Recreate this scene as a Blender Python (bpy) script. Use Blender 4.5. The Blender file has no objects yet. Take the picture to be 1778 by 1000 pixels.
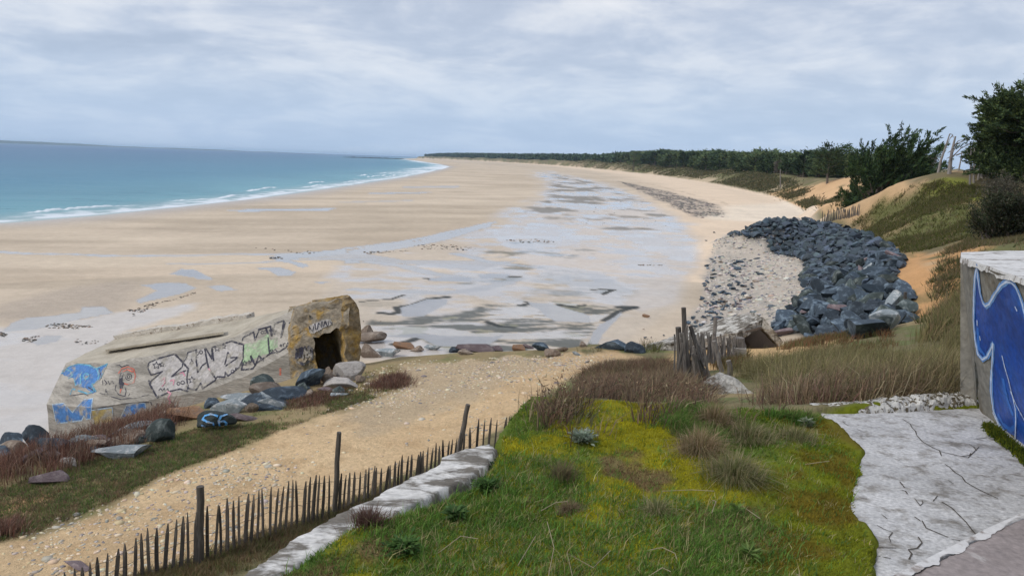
import bpy, bmesh, math, random
import numpy as np
from mathutils import Vector, Matrix
from mathutils.bvhtree import BVHTree
random.seed(7); rng = np.random.default_rng(7)
S = bpy.context.scene
R = math.radians
# ---------------------------------------------------------------- camera
F_PX = 1284.0; PITCH = math.atan(222/1284.0); ROLL = math.atan(0.0337); EYE = 10.0
r0 = np.array([1., 0, 0]); u0 = np.array([0, math.sin(PITCH), math.cos(PITCH)])
CF = np.array([0, math.cos(PITCH), -math.sin(PITCH)])
CR = math.cos(ROLL)*r0 + math.sin(ROLL)*u0
CU = -math.sin(ROLL)*r0 + math.cos(ROLL)*u0
cam = bpy.data.cameras.new('camera'); camo = bpy.data.objects.new('camera', cam); S.collection.objects.link(camo)
M = Matrix(((CR[0], CU[0], -CF[0], 0), (CR[1], CU[1], -CF[1], 0), (CR[2], CU[2], -CF[2], EYE), (0, 0, 0, 1)))
camo.matrix_world = M
cam.sensor_width = 36; cam.lens = 36*F_PX/1778; cam.clip_end = 80000; cam.clip_start = 0.1
S.camera = camo
# ---------------------------------------------------------------- world, sun, exposure
SUN_EL, SUN_AZ = R(42), R(-115)       # azimuth measured from +Y towards +X
w = bpy.data.worlds.new("World"); S.world = w; w.use_nodes = True
nt = w.node_tree; nt.nodes.clear()
def N(t, ty, **kw):
    n = t.nodes.new(ty)
    for k, v in kw.items(): setattr(n, k, v)
    return n
def mth(t, op, a, b=None, c=None, clamp=False):
    n = t.nodes.new('ShaderNodeMath'); n.operation = op; n.use_clamp = clamp
    for i, v in enumerate((a, b, c)):
        if v is None: continue
        if isinstance(v, (int, float)): n.inputs[i].default_value = v
        else: t.links.new(v, n.inputs[i])
    return n.outputs[0]
def mixc(t, f, a, b, bt='MIX'):
    n = t.nodes.new('ShaderNodeMix'); n.data_type = 'RGBA'; n.blend_type = bt
    for i, v in ((0, f), (6, a), (7, b)):
        if isinstance(v, (int, float)): n.inputs[i].default_value = v
        elif isinstance(v, (tuple, list)): n.inputs[i].default_value = (*v[:3], 1)
        else: t.links.new(v, n.inputs[i])
    return n.outputs[2]
def ramp(t, f, stops):
    n = t.nodes.new('ShaderNodeValToRGB'); el = n.color_ramp.elements
    while len(el) > 1: el.remove(el[-1])
    el[0].position = stops[0][0]; c = stops[0][1]; el[0].color = (*(c if isinstance(c, tuple) else (c, c, c)), 1)
    for p, c in stops[1:]:
        e = el.new(p); e.color = (*(c if isinstance(c, tuple) else (c, c, c)), 1)
    t.links.new(f, n.inputs[0]); return n.outputs[0]
def noise(t, vec, scale, detail=4, rough=.55, dist=0.):
    n = t.nodes.new('ShaderNodeTexNoise'); n.inputs['Scale'].default_value = scale
    n.inputs['Detail'].default_value = detail; n.inputs['Roughness'].default_value = rough; n.inputs['Distortion'].default_value = dist
    if vec is not None: t.links.new(vec, n.inputs['Vector'])
    return n.outputs['Fac']
def build_world():
    t = nt
    sky = N(t, 'ShaderNodeTexSky'); sky.sky_type = 'NISHITA'; sky.sun_disc = False
    sky.sun_elevation = SUN_EL; sky.sun_rotation = SUN_AZ; sky.air_density = 1.2; sky.dust_density = 2
    tc = N(t, 'ShaderNodeTexCoord'); sp = N(t, 'ShaderNodeSeparateXYZ'); t.links.new(tc.outputs['Generated'], sp.inputs[0])
    z = mth(t, 'MAXIMUM', sp.outputs[2], 0.0); den = mth(t, 'ADD', z, 0.19)
    cx = mth(t, 'DIVIDE', sp.outputs[0], den); cy = mth(t, 'DIVIDE', sp.outputs[1], den)
    cb = N(t, 'ShaderNodeCombineXYZ'); t.links.new(cx, cb.inputs[0]); t.links.new(mth(t, 'MULTIPLY', cy, 1.0), cb.inputs[1]); cb.inputs[2].default_value = 3.1
    n1 = noise(t, cb.outputs[0], 1.25, 8, .56, .5)
    cb2 = N(t, 'ShaderNodeCombineXYZ'); t.links.new(cx, cb2.inputs[0]); t.links.new(mth(t, 'MULTIPLY', cy, 1.0), cb2.inputs[1]); cb2.inputs[2].default_value = 9.4
    n2 = noise(t, cb2.outputs[0], 3.4, 7, .6, .3)
    v = mth(t, 'ADD', mth(t, 'MULTIPLY', n1, .68), mth(t, 'MULTIPLY', n2, .32))
    cloud = ramp(t, v, [(.38, (.47, .54, .68)), (.46, (.56, .625, .76)), (.51, (.67, .72, .83)), (.57, (.81, .84, .91)), (.66, (.92, .93, .97))])
    hz = ramp(t, z, [(0.0, 1.0), (.05, .8), (.12, .3), (.22, .0)])
    cloud = mixc(t, mth(t, 'MULTIPLY', hz, .85), cloud, (.50, .67, .92))
    lum = ramp(t, z, [(0.0, 1.0), (.30, 1.0), (.55, 1.0), (1.0, 1.0)])
    gain = mth(t, 'MULTIPLY_ADD', mth(t, 'MAXIMUM', mth(t, 'SUBTRACT', z, .30), 0.0), .9, 1.0)
    b1 = N(t, 'ShaderNodeBackground'); t.links.new(cloud, b1.inputs[0]); t.links.new(gain, b1.inputs[1])
    b2 = N(t, 'ShaderNodeBackground'); t.links.new(sky.outputs[0], b2.inputs[0]); b2.inputs[1].default_value = .10
    mx = N(t, 'ShaderNodeMixShader'); mx.inputs[0].default_value = .88
    t.links.new(b2.outputs[0], mx.inputs[1]); t.links.new(b1.outputs[0], mx.inputs[2])
    o = N(t, 'ShaderNodeOutputWorld'); t.links.new(mx.outputs[0], o.inputs[0])
build_world()
sl = bpy.data.lights.new('sun', 'SUN'); sl.energy = 2.0; sl.angle = R(10); sl.color = (1, .95, .88)
so = bpy.data.objects.new('sun', sl); S.collection.objects.link(so)
sd = Vector((math.sin(SUN_AZ)*math.cos(SUN_EL), math.cos(SUN_AZ)*math.cos(SUN_EL), math.sin(SUN_EL)))
so.rotation_euler = sd.to_track_quat('Z', 'Y').to_euler()
S.view_settings.view_transform = 'Standard'; S.view_settings.look = 'None'; S.view_settings.gamma = 1
S.view_settings.exposure = 0.0
S.render.engine = 'CYCLES'
S.cycles.volume_bounces = 0
# ---------------------------------------------------------------- picture -> place helpers
def ray(u, v):
    d = CF + CR*((u-889)/F_PX) - CU*((v-500)/F_PX); return d
def G(u, v, z):                      # where the sight line meets height z
    d = ray(u, v); t = (z-EYE)/d[2]; return np.array([d[0]*t, d[1]*t, z])
def W(u, v, y):                      # point of the sight line at distance y ahead
    d = ray(u, v); t = y/d[1]; return np.array([d[0]*t, y, EYE+d[2]*t])
def D(u, dist, z=1.5):               # ground point at a given distance in a heading
    v = 278+.0337*(u-889); d = ray(u, v); k = dist/math.hypot(d[0], d[1]); return np.array([d[0]*k, d[1]*k, z])
# ---------------------------------------------------------------- numpy noise
def _h(i, j, s):
    n = (i*374761393 + j*668265263 + s*974711) & 0xffffffff
    n = ((n ^ (n >> 13))*1274126177) & 0xffffffff
    return ((n ^ (n >> 16)) & 0xffff)/65535.0
def vn(x, y, s=0):
    xi = np.floor(x).astype(np.int64); yi = np.floor(y).astype(np.int64); fx = x-xi; fy = y-yi
    fx = fx*fx*(3-2*fx); fy = fy*fy*(3-2*fy)
    a = _h(xi, yi, s); b = _h(xi+1, yi, s); c = _h(xi, yi+1, s); d = _h(xi+1, yi+1, s)
    return (a*(1-fx)+b*fx)*(1-fy)+(c*(1-fx)+d*fx)*fy
def fb(x, y, sc, o=4, s=0):
    x = np.asarray(x, float)*sc; y = np.asarray(y, float)*sc; r = 0; a = .5; tt = 0
    for k in range(o):
        r = r+a*vn(x+13.7*k, y-7.3*k, s+k); tt += a; a *= .5; x = x*2.03; y = y*2.03
    return r/tt
def ss(a, b, x): t = np.clip((x-a)/(b-a), 0, 1); return t*t*(3-2*t)
def dist_pl(X, Y, P, closed=False):
    P = [np.asarray(p)[:2] for p in P]
    if closed: P = P+[P[0]]
    best = np.full(np.shape(X), 1e18)
    for a, b in zip(P[:-1], P[1:]):
        e = b-a; L = float(e@e)+1e-12
        t = np.clip(((X-a[0])*e[0]+(Y-a[1])*e[1])/L, 0, 1)
        best = np.minimum(best, (X-a[0]-t*e[0])**2+(Y-a[1]-t*e[1])**2)
    return np.sqrt(best)
def inside(X, Y, P):
    P = [np.asarray(p)[:2] for p in P]; c = np.zeros(np.shape(X), bool)
    for a, b in zip(P, P[1:]+[P[0]]):
        if a[1] == b[1]: continue
        m = (a[1] > Y) != (b[1] > Y)
        c ^= m & (X < (b[0]-a[0])*(Y-a[1])/(b[1]-a[1])+a[0])
    return c
def sdist(X, Y, P): return dist_pl(X, Y, P, True)*np.where(inside(X, Y, P), 1, -1)
# ---------------------------------------------------------------- the lie of the land
WL = [np.array([-420, 10]), np.array([-150, 62])]+[G(u, v, 0)[:2] for u, v in ((0, 386), (150, 374), (300, 359), (420, 346), (500, 336), (600, 322), (700, 307), (745, 298), (768, 293), (778, 289.5))]
WL += [D(760, 1150)[:2], D(725, 1800)[:2], D(700, 2600)[:2], D(706, 3400)[:2], D(722, 4300)[:2], D(735, 6000)[:2]]
SEA = WL+[np.array(p, float) for p in ((4000, 40000), (-60000, 40000), (-60000, -9000), (-900, -200))]
E = [np.array([-70., -40]), np.array([-34., -6])]+[G(u, v, z)[:2] for u, v, z in (
    (-60, 890, 4.5), (0, 835, 4.5), (120, 790, 4.4), (350, 712, 4.4), (520, 668, 4.4), (640, 628, 4.6), (700, 611, 4.7), (850, 612, 4.7), (960, 608, 4.8),
    (1040, 600, 4.8), (1085, 612, 4.6), (1130, 618, 4.4), (1330, 604, 4.5), (1440, 588, 4.6), (1530, 580, 4.3), (1560, 560, 4.1), (1572, 530, 4), (1568, 470, 4), (1545, 436, 4), (1485, 408, 4), (1450, 392, 3.4), (1432, 376, 2.6))]
E += [D(u, d)[:2] for u, d in ((1395, 185), (1350, 250), (1300, 310), (1250, 395), (1200, 490), (1150, 640), (1100, 800), (1050, 1020), (1000, 1350), (960, 1700), (900, 2200), (850, 2700), (780, 3500), (722, 4300))]
LAND = E+[np.array(p, float) for p in ((1500, 9000), (9000, 9000), (9000, -3000), (-200, -3000))]
CP = [G(348, 975, 5), G(585, 893, 5), G(800, 800, 5), G(130, 1010, 4.9), G(900, 660, 4.95), G(1040, 618, 4.85), G(600, 760, 5), G(300, 850, 4.85), G(0, 950, 4.7),
      G(960, 606, 4.8), G(700, 640, 4.8), G(560, 700, 4.75), G(1040, 600, 4.9), G(1000, 650, 5.1),
      W(1187, 664, 13), W(1270, 702, 11), W(1120, 632, 18.5), G(1350, 606, 4.7), G(1440, 590, 4.9), G(1530, 584, 4.5), G(1560, 575, 4.3), W(1400, 650, 13), W(1550, 640, 13), W(1650, 600, 15),
      G(1573, 530, 4.1), G(1575, 460, 3.9), G(1560, 440, 3.9), G(1500, 408, 3.5), G(1440, 384, 3),
      W(1600, 540, 27), W(1640, 480, 30), W(1700, 428, 35), W(1660, 442, 36), W(1640, 555, 21), W(1690, 520, 20),
      W(1590, 313, 75), W(1640, 310, 72), W(1700, 322, 70), W(1540, 325, 79), W(1515, 340, 84), W(1768, 345, 64), W(1490, 362, 92), W(1452, 382, 103), W(1560, 418, 62), W(1620, 432, 52), W(1700, 395, 54), W(1650, 360, 64), W(1560, 370, 74), W(1760, 400, 45),
      W(1480, 309, 140), W(1400, 320, 168), W(1470, 362, 128), W(1400, 352, 160), W(1530, 320, 110),
      (60, 60, 9), (80, 120, 8.2), (60, 30, 8.5), (40, 12, 8), (16, 8, 7.6), (30, -20, 8), (-20, -20, 5), (0, -15, 7), (-25, 5, 4.6), (120, 200, 7.4), (75, 160, 7.0), (10, 3, 7.6), (-10, 3, 4.9), (-4, 1, 5), (55, 90, 9.3)]
CP = np.array(CP, float)
def _rbf():
    P = CP[:, :2]; A = np.sqrt(((P[:, None]-P[None])**2).sum(-1)); n = len(P)
    Q = np.zeros((n+1, n+1)); Q[:n, :n] = A; Q[:n, n] = 1; Q[n, :n] = 1
    return np.linalg.solve(Q, np.append(CP[:, 2], 0))
RW = _rbf()
def rbf(X, Y):
    r = np.full(np.shape(X), RW[-1])
    for (a, b, _), w_ in zip(CP, RW[:-1]): r = r+w_*np.sqrt((X-a)**2+(Y-b)**2)
    return r
MOUND = [np.array(p) for p in ((-3.2, -1.5), (-2.2, 1.1))]+[G(u, v, 8.4)[:2] for u, v in ((415, 1000), (600, 892), (760, 802), (850, 772))]+[np.array(p) for p in ((.15, 4.65), (1.0, 4.55), (1.9, 4.5))]
MOUND += [G(u, v, 8.4)[:2] for u, v in ((1430, 727), (1560, 712), (1705, 700))]+[np.array(p) for p in ((5.5, 5.0), (9, 3), (9, -4), (-3.2, -4))]
SLAB = [G(u, v, 8.4)[:2] for u, v in ((1415, 729), (1560, 722), (1705, 722), (1730, 745), (1800, 800), (2100, 900), (2100, 1300), (1505, 1300), (1500, 1010), (1518, 960), (1480, 905), (1484, 870), (1503, 845), (1490, 790), (1462, 762), (1438, 745))]
LEDGE = [G(u, v, 8.42)[:2] for u, v in ((330, 1050), (415, 1000), (500, 945), (600, 890), (680, 850), (760, 802), (800, 786), (850, 772), (880, 787), (862, 806), (828, 845), (712, 898), (652, 928), (570, 962), (500, 1008), (420, 1060))]
def hgt(X, Y, fine=True):
    X = np.asarray(X, float); Y = np.asarray(Y, float)
    dw = sdist(X, Y, SEA)                                  # + in the sea
    beach = np.where(dw > 0, -np.minimum(dw*.02, 3), np.minimum(-dw*.012, .9))
    rr = np.hypot(X, Y)
    de = sdist(X, Y, LAND)                                 # + inland
    near = rbf(X, Y) + .35*(fb(X, Y, .25, 4, 5)-.5)*ss(12, 40, rr) + .12*(fb(X, Y, .9, 3, 9)-.5)
    crest = 3.3+4.6*fb(X, Y, .012, 3, 21)+5*ss(500, 1500, Y)
    hum = (fb(X, Y, .05, 4, 31)-.5)*8+(fb(X, Y, .014, 2, 33)-.5)*4
    far = 1.4+(crest+hum*ss(6, 25, de))*ss(-1, 17, de)*1.0+ss(25, 90, de)*ss(350, 800, Y)*6
    wf = ss(110, 165, Y)
    up = near*(1-wf)+far*wf
    wd = 4.5+4.0*ss(26, 36, Y)*(1-ss(104, 118, Y))*ss(9, 13, X)
    k = ss(0, 1, (de+wd)/wd)
    k = np.where(Y > 140, ss(-1, 0, de), k)
    z = beach*(1-k)+up*k
    rip = (X > 8) & (Y > 27) & (Y < 118)
    if rip.any():
        cr = dist_pl(X, Y, RIPC); e_ = np.exp(-(cr/5.2)**2)*ss(27, 33, Y)*(1-ss(102, 112, Y)); z = z+np.maximum(0, .9+(3.0+.3*fb(X, Y, .3, 2, 6))*e_-z)*ss(.02, .12, e_)
    # the turf covered roof in the foreground
    dm = sdist(X, Y, MOUND); az = np.degrees(np.arctan2(X, np.maximum(Y, .01)))
    s = 4.0+(.33-4.0)*ss(-4, 7, az); s = np.where(Y < .5, 1.2, s)
    s = np.where((az < 2) & (Y > .5), 7., s)
    lim = np.minimum(0, dm+.03-.20*(1-ss(-6, 4, az)))*s
    top = 8.47+lim+.10*(fb(X, Y, 1.1, 3, 41)-.5)*ss(-.3, .3, dm)
    top = top + .05*(fb(X, Y, 6, 3, 44)-.5)
    top = top-.09*ss(-.02, .06, sdist(X+.10*(fb(X, Y, 5, 3, 47)-.5), Y+.10*(fb(X, Y, 5, 3, 48)-.5), SLAB))-.17*ss(-.04, .04, sdist(X+.06*(fb(X, Y, 7, 3, 49)-.5), Y+.06*(fb(X, Y, 7, 3, 50)-.5), LEDGE))
    return np.where(top > z, top, z)
RIPC = [G(u, v, 4.3)[:2] for u, v in ((1340, 385), (1385, 376), (1440, 386), (1480, 402), (1530, 428), (1550, 460), (1545, 500), (1540, 545), (1500, 570))]
def hz(x, y): return float(hgt(np.array([x]), np.array([y]))[0])
TT = np.concatenate([np.arange(1.5, 12, .05), np.arange(12, 60, .2), np.arange(60, 400, 1.5), np.geomspace(400, 6000, 200)])
def hit(u, v):                                             # where the sight line meets the ground
    d = ray(u, v); x = d[0]/d[1]*TT; z = EYE+d[2]/d[1]*TT; g = hgt(x, TT)
    k = np.argmax(z < g)
    if not (z < g).any(): k = len(TT)-1
    if k == 0: return np.array([x[0], TT[0], g[0]])
    a0 = z[k-1]-g[k-1]; a1 = z[k]-g[k]; f = a0/(a0-a1+1e-9)
    y = TT[k-1]+(TT[k]-TT[k-1])*f; return np.array([d[0]/d[1]*y, y, EYE+d[2]/d[1]*y])
PILE = [(1266, 411), (1300, 414), (1330, 416), (1342, 437), (1385, 447), (1402, 465), (1392, 488), (1415, 503), (1388, 528), (1372, 545), (1350, 560), (1340, 588), (1420, 590), (1500, 588), (1540, 578), (1582, 553), (1578, 535), (1552, 515), (1552, 480), (1567, 462), (1556, 441), (1528, 425), (1480, 405), (1440, 391), (1400, 384), (1350, 383), (1300, 394)]
def pile_outline():
    o = []
    for u, v in PILE:
        p = hit(u, v)
        while p[1] > 112: v += 2; p = hit(u, v)
        o.append(p[:2])
    return o
def HP(pts): return [hit(u, v)[:2] for u, v in pts]
# ---------------------------------------------------------------- object helpers
def tag(o, label=None, cat=None, group=None, kind=None):
    if label: o['label'] = label
    if cat: o['category'] = cat
    if group: o['group'] = group
    if kind: o['kind'] = kind
    return o
def link(o, parent=None):
    S.collection.objects.link(o)
    if parent is not None:
        o.parent = parent
        o.location = tuple(-c for c in parent.location) if parent.location.length else (0, 0, 0)
    return o
def mk(name, V, Fc, mat, parent=None, smooth=False, loc=None, rel=False, cols=None):
    me = bpy.data.meshes.new(name); V = np.asarray(V, dtype=np.float32)
    if isinstance(Fc, np.ndarray):
        n, k = Fc.shape; me.vertices.add(len(V)); me.vertices.foreach_set('co', V.ravel())
        me.loops.add(n*k); me.loops.foreach_set('vertex_index', Fc.astype(np.int32).ravel())
        me.polygons.add(n); me.polygons.foreach_set('loop_start', np.arange(0, n*k, k, dtype=np.int32))
        me.update(calc_edges=True); me.validate()
    else:
        me.from_pydata([tuple(map(float, v)) for v in V], [], Fc); me.update()
    if smooth: me.polygons.foreach_set('use_smooth', np.ones(len(me.polygons), bool))
    if cols:
        for k_, a in cols.items():
            if np.ndim(a) == 2:
                at = me.color_attributes.new(k_, 'FLOAT_COLOR', 'POINT')
                at.data.foreach_set('color', np.concatenate([a, np.ones((len(a), 1))], 1).astype(np.float32).ravel())
            else:
                at = me.attributes.new(k_, 'FLOAT', 'POINT'); at.data.foreach_set('value', a.astype(np.float32))
    me.materials.append(mat); o = bpy.data.objects.new(name, me); S.collection.objects.link(o)
    if parent is not None:
        o.parent = parent
        if not rel: o.location = tuple(-c for c in parent.location)
    if loc is not None: o.location = loc
    return o
def empty(name, loc, label=None, cat=None, group=None):
    o = bpy.data.objects.new(name, None); S.collection.objects.link(o); o.location = tuple(map(float, loc)); o.empty_display_size = .3
    tag(o, label, cat, group); return o
def copy_tree(o, parent=None):
    c = o.copy(); S.collection.objects.link(c); c.parent = parent
    for ch in KIDS.get(o.name, []): copy_tree(bpy.data.objects[ch], c)
    return c
KIDS = {}
# ---------------------------------------------------------------- materials
MATS = {}
def new_mat(name, base, rough=.85, bump=.3, bscale=20., var=.25, vscale=3., spec=.3, tint=None, objrand=0., col2=None, c2=(.5, .65), c2scale=2., c2detail=6, stretch=None, bdist=.02, attr=None, fine=None):
    m = bpy.data.materials.new(name); m.use_nodes = True; t = m.node_tree; b = t.nodes['Principled BSDF']
    tc = N(t, 'ShaderNodeTexCoord'); vec = tc.outputs['Object']
    if stretch:
        mp = N(t, 'ShaderNodeMapping'); mp.inputs['Scale'].default_value = stretch; t.links.new(vec, mp.inputs[0]); vec = mp.outputs[0]
    if attr:
        an = N(t, 'ShaderNodeAttribute'); an.attribute_name = attr; c = an.outputs['Color']
    else:
        c = mixc(t, 1.0, (0, 0, 0), base)
    if col2:
        f = ramp(t, noise(t, vec, c2scale, c2detail, .65, .3), [(c2[0], 0.), (c2[1], 1.)]); c = mixc(t, f, c, col2)
    n = noise(t, vec, vscale, 6, .65)
    k = mth(t, 'MULTIPLY_ADD', mth(t, 'SUBTRACT', n, .5), var*4, 1.0)
    if fine:
        n3 = noise(t, vec, fine[0], 3, .6); k = mth(t, 'MULTIPLY', k, mth(t, 'MULTIPLY_ADD', mth(t, 'SUBTRACT', n3, .5), fine[1]*4, 1.0))
    if objrand:
        oi = N(t, 'ShaderNodeObjectInfo'); k = mth(t, 'MULTIPLY', k, mth(t, 'MULTIPLY_ADD', mth(t, 'SUBTRACT', oi.outputs['Random'], .5), objrand*2, 1.0))
    k = mth(t, 'MAXIMUM', k, .15)
    cc = N(t, 'ShaderNodeCombineXYZ')
    for i in range(3): t.links.new(k, cc.inputs[i])
    c = mixc(t, 1.0, c, cc.outputs[0], 'MULTIPLY')
    t.links.new(c, b.inputs['Base Color']); b.inputs['Roughness'].default_value = rough; b.inputs['Specular IOR Level'].default_value = spec
    if bump:
        bp = N(t, 'ShaderNodeBump'); bp.inputs['Strength'].default_value = bump; bp.inputs['Distance'].default_value = bdist
        t.links.new(noise(t, vec, bscale, 8, .65), bp.inputs['Height']); t.links.new(bp.outputs[0], b.inputs['Normal'])
    MATS[name] = m; return m
m_wood = new_mat('weathered_wood', (.085, .074, .064), .9, .6, 30, .3, 8, objrand=.35, col2=(.15, .135, .12), c2=(.5, .72), c2scale=14, stretch=(3, 3, .35))
m_wood2 = new_mat('grey_wood', (.115, .10, .088), .9, .6, 30, .3, 8, objrand=.35, col2=(.2, .185, .165), c2=(.45, .7), c2scale=14, stretch=(3, 3, .35))
m_wire = new_mat('rusty_wire', (.09, .07, .055), .6, 0, var=.1)
m_dark = new_mat('dark_rock', (.034, .050, .068), .8, .6, 9, .22, 2.2, spec=.35, objrand=.45, col2=(.14, .185, .225), c2=(.50, .70), c2scale=2.0, fine=(30, .18), bdist=.05)
m_dark2 = new_mat('green_rock', (.042, .056, .054), .8, .6, 9, .22, 2.2, spec=.3, objrand=.4, col2=(.17, .19, .18), c2=(.5, .7), c2scale=2.5, fine=(30, .18), bdist=.05)
m_purp = new_mat('purple_rock', (.14, .105, .11), .85, .6, 9, .2, 3, objrand=.3, col2=(.24, .2, .19), c2=(.5, .75), c2scale=3, fine=(30, .15), bdist=.05)
m_pale = new_mat('pale_rock', (.34, .315, .29), .9, .6, 9, .16, 3, objrand=.15, col2=(.17, .155, .14), c2=(.52, .7), c2scale=3, fine=(25, .12), bdist=.05)
m_blueg = new_mat('bluish_rock', (.20, .225, .235), .85, .6, 9, .2, 3, objrand=.15, col2=(.42, .42, .41), c2=(.52, .66), c2scale=3.4, fine=(25, .15), bdist=.05)
m_orng = new_mat('orange_rock', (.27, .16, .095), .9, .6, 9, .2, 3, objrand=.2, col2=(.15, .12, .1), c2=(.5, .7), c2scale=3, fine=(25, .15), bdist=.05)
m_brown = new_mat('brown_rock', (.20, .155, .12), .9, .6, 9, .2, 3, objrand=.25, col2=(.32, .27, .22), c2=(.5, .7), c2scale=3, fine=(25, .15), bdist=.05)
m_attr = new_mat('plant_blades', (0, 0, 0), .75, 0, var=.1, vscale=1.5, spec=.15, attr='col')
def _translucent(m, k=.4):
    t = m.node_tree; b = t.nodes['Principled BSDF']; tr = N(t, 'ShaderNodeBsdfTranslucent'); mx = N(t, 'ShaderNodeMixShader'); mx.inputs[0].default_value = k
    t.links.new(b.inputs['Base Color'].links[0].from_socket, tr.inputs[0]); t.links.new(b.outputs[0], mx.inputs[1]); t.links.new(tr.outputs[0], mx.inputs[2]); t.links.new(mx.outputs[0], t.nodes['Material Output'].inputs[0])
_translucent(m_attr)
m_stones = new_mat('pebble_stone', (0, 0, 0), .85, 0, var=.1, vscale=9, spec=.25, attr='col')
# ================================================================ THE GROUND
def pm(X, Y, P, soft=.0035, warp=.006, seed=3, freq=None):  # soft mask of a patch on the ground, edges wandered by noise
    P = [np.asarray(p)[:2] for p in P]; A = np.array(P); r = np.hypot(A[:, 0], A[:, 1]).mean()
    out = np.zeros(X.shape); pad = r*.12+1
    m = (X > A[:, 0].min()-pad) & (X < A[:, 0].max()+pad) & (Y > A[:, 1].min()-pad) & (Y < A[:, 1].max()+pad)
    if not m.any(): return out
    x = X[m]; y = Y[m]; rr = np.hypot(x, y); f = freq or 25.0/r
    wx = x+(fb(x, y, f, 4, seed)-.5)*2*warp*rr; wy = y+(fb(x, y, f, 4, seed+9)-.5)*6*warp*rr
    out[m] = ss(-soft, soft, sdist(wx, wy, P)/rr); return out
def lm(X, Y, L, wid, warp=.004, seed=5):                  # soft mask of a line on the ground; wid in radians of sight
    A = np.array([np.asarray(p)[:2] for p in L]); r = np.hypot(A[:, 0], A[:, 1]).mean(); out = np.zeros(X.shape); pad = r*.1+1
    m = (X > A[:, 0].min()-pad) & (X < A[:, 0].max()+pad) & (Y > A[:, 1].min()-pad) & (Y < A[:, 1].max()+pad)
    if not m.any(): return out
    x = X[m]; y = Y[m]; f = 25.0/r
    wx = x+(fb(x, y, f, 3, seed)-.5)*2*warp*r; wy = y+(fb(x, y, f, 3, seed+9)-.5)*4*warp*r
    out[m] = 1-ss(wid*.5*r, wid*r, dist_pl(wx, wy, L)); return out
ZB = .9
def B(pts): return [G(u, v, ZB) for u, v in pts]
def C8(pts): return B([(x*.3374, 400+y*.3374) for x, y in pts])
def C5(pts): return B([(600+x*.3375, 400+y*.3375) for x, y in pts])
def build_ground():
    rows = [1.2]
    while rows[-1] < 15000:
        r = rows[-1]; rows.append(r+min(max(r*r/6000, .042), .022*r if r > 100 else 9e9))
    rows = np.array([.05, .4, .8]+rows)
    az = np.radians(np.concatenate([np.linspace(-180, -44, 40)[:-1], np.linspace(-44, 44, 800), np.linspace(44, 180, 40)[1:]]))
    A, Rr = np.meshgrid(az, rows); X = (np.sin(A)*Rr).ravel(); Y = (np.cos(A)*Rr).ravel()
    Z = hgt(X, Y); nr, na = A.shape
    i = (np.arange(nr-1)[:, None]*na+np.arange(na-1)[None]).ravel()
    Fc = np.stack([i, i+1, i+na+1, i+na], 1)[:, ::-1]
    rr = np.hypot(X, Y); n = len(X)
    de = sdist(X, Y, LAND); dw = sdist(X, Y, SEA); dm = sdist(X, Y, MOUND)
    n_a = fb(X, Y, .35, 5, 61); n_b = fb(X, Y, 2.5, 4, 62); n_c = fb(X, Y, .03, 4, 63)
    c = np.empty((n, 3)); c[:] = (.48, .395, .30)
    wet = np.zeros(n); cob = np.zeros(n)
    def lay(mask, col, k=1.0):
        mk_ = (mask*k)[:, None]; c[:] = c*(1-mk_)+np.array(col)*mk_
    # --- tone of the tidal sand
    strk = fb(X*.22+Y*.02, Y*1.0-X*.2, .16, 6, 71)
    lay(ss(.45, .7, n_c), (.41, .335, .25), .8)
    lay(ss(.5, .68, strk), (.36, .295, .22), .6); lay(ss(.5, .3, strk), (.54, .45, .34), .5)
    dry = ss(-55, -18, de)*(rr > 60)+0.0; lay(np.clip(dry, 0, 1), (.62, .49, .36), .95)
    foot = ss(-14, -2, de)*(Y > 100); lay(foot*ss(.4, .6, n_a), (.56, .45, .34), .5)
    damp = ss(-16, 0, dw)*1.0; lay(damp, (.34, .29, .24), .8); wet = np.maximum(wet, damp*.75)
    # grey-brown rough sand at the left
    gm = pm(X, Y, C8([(-60, 430), (0, 370), (300, 290), (640, 235), (740, 240), (720, 330), (620, 400), (430, 395), (200, 440), (0, 470), (-60, 490)]), .02, .01)
    lay(gm, (.40, .335, .27), .75); cob = np.maximum(cob, gm*.6)
    # --- sheets of thin water on the sand
    big = [(930, 294), (965, 298), (1060, 320), (1130, 350), (1195, 388), (1218, 430), (1205, 480), (1185, 530), (1110, 570), (1070, 620), (900, 625), (640, 620), (560, 560), (560, 480), (600, 442), (700, 425), (800, 405), (850, 388), (862, 368), (930, 342), (945, 318), (925, 304)]
    bm = pm(X, Y, B(big), .014, .012, 7)
    flow = .55*fb(X*.8+Y*.1, Y*.4, .22, 5, 75)+.45*fb(X*.5+Y*.05, Y*1.0, .7, 5, 76)                     # streaks
    fl2 = fb(X*.5, Y*.5, .8, 4, 77)
    sheen = pm(X, Y, B([(940, 300), (1050, 320), (1125, 350), (1190, 390), (1212, 430), (1200, 480), (1180, 525), (1120, 545), (1040, 520), (930, 470), (880, 430), (870, 395), (900, 370), (950, 340), (950, 320)]), .012, .01, 8)
    wb = bm*np.clip(ss(.45, .60, flow+.10*(fl2-.5))*.9+sheen*(.62+.38*ss(.42, .55, flow)), 0, 1)
    wet = np.maximum(wet, wb*(.80+.2*ss(.45, .6, fl2))); lay(bm*(1-wb), (.46, .40, .33), .6); lay(wb, (.44, .41, .385), .85)  # wet sand laid paler: part of the sky's sheen is put into its colour
    # bottom left wet flat, some of its sheen put into the pale colour
    bl = pm(X, Y, B([(-200, 590), (0, 566), (85, 560), (250, 535), (345, 522), (320, 545), (220, 575), (190, 600), (120, 680), (70, 800), (-200, 900)]), .01, .008, 12)
    wet = np.maximum(wet, bl*(.42+.42*ss(.45, .6, flow))); lay(bl, (.47, .435, .40), .9)
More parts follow.
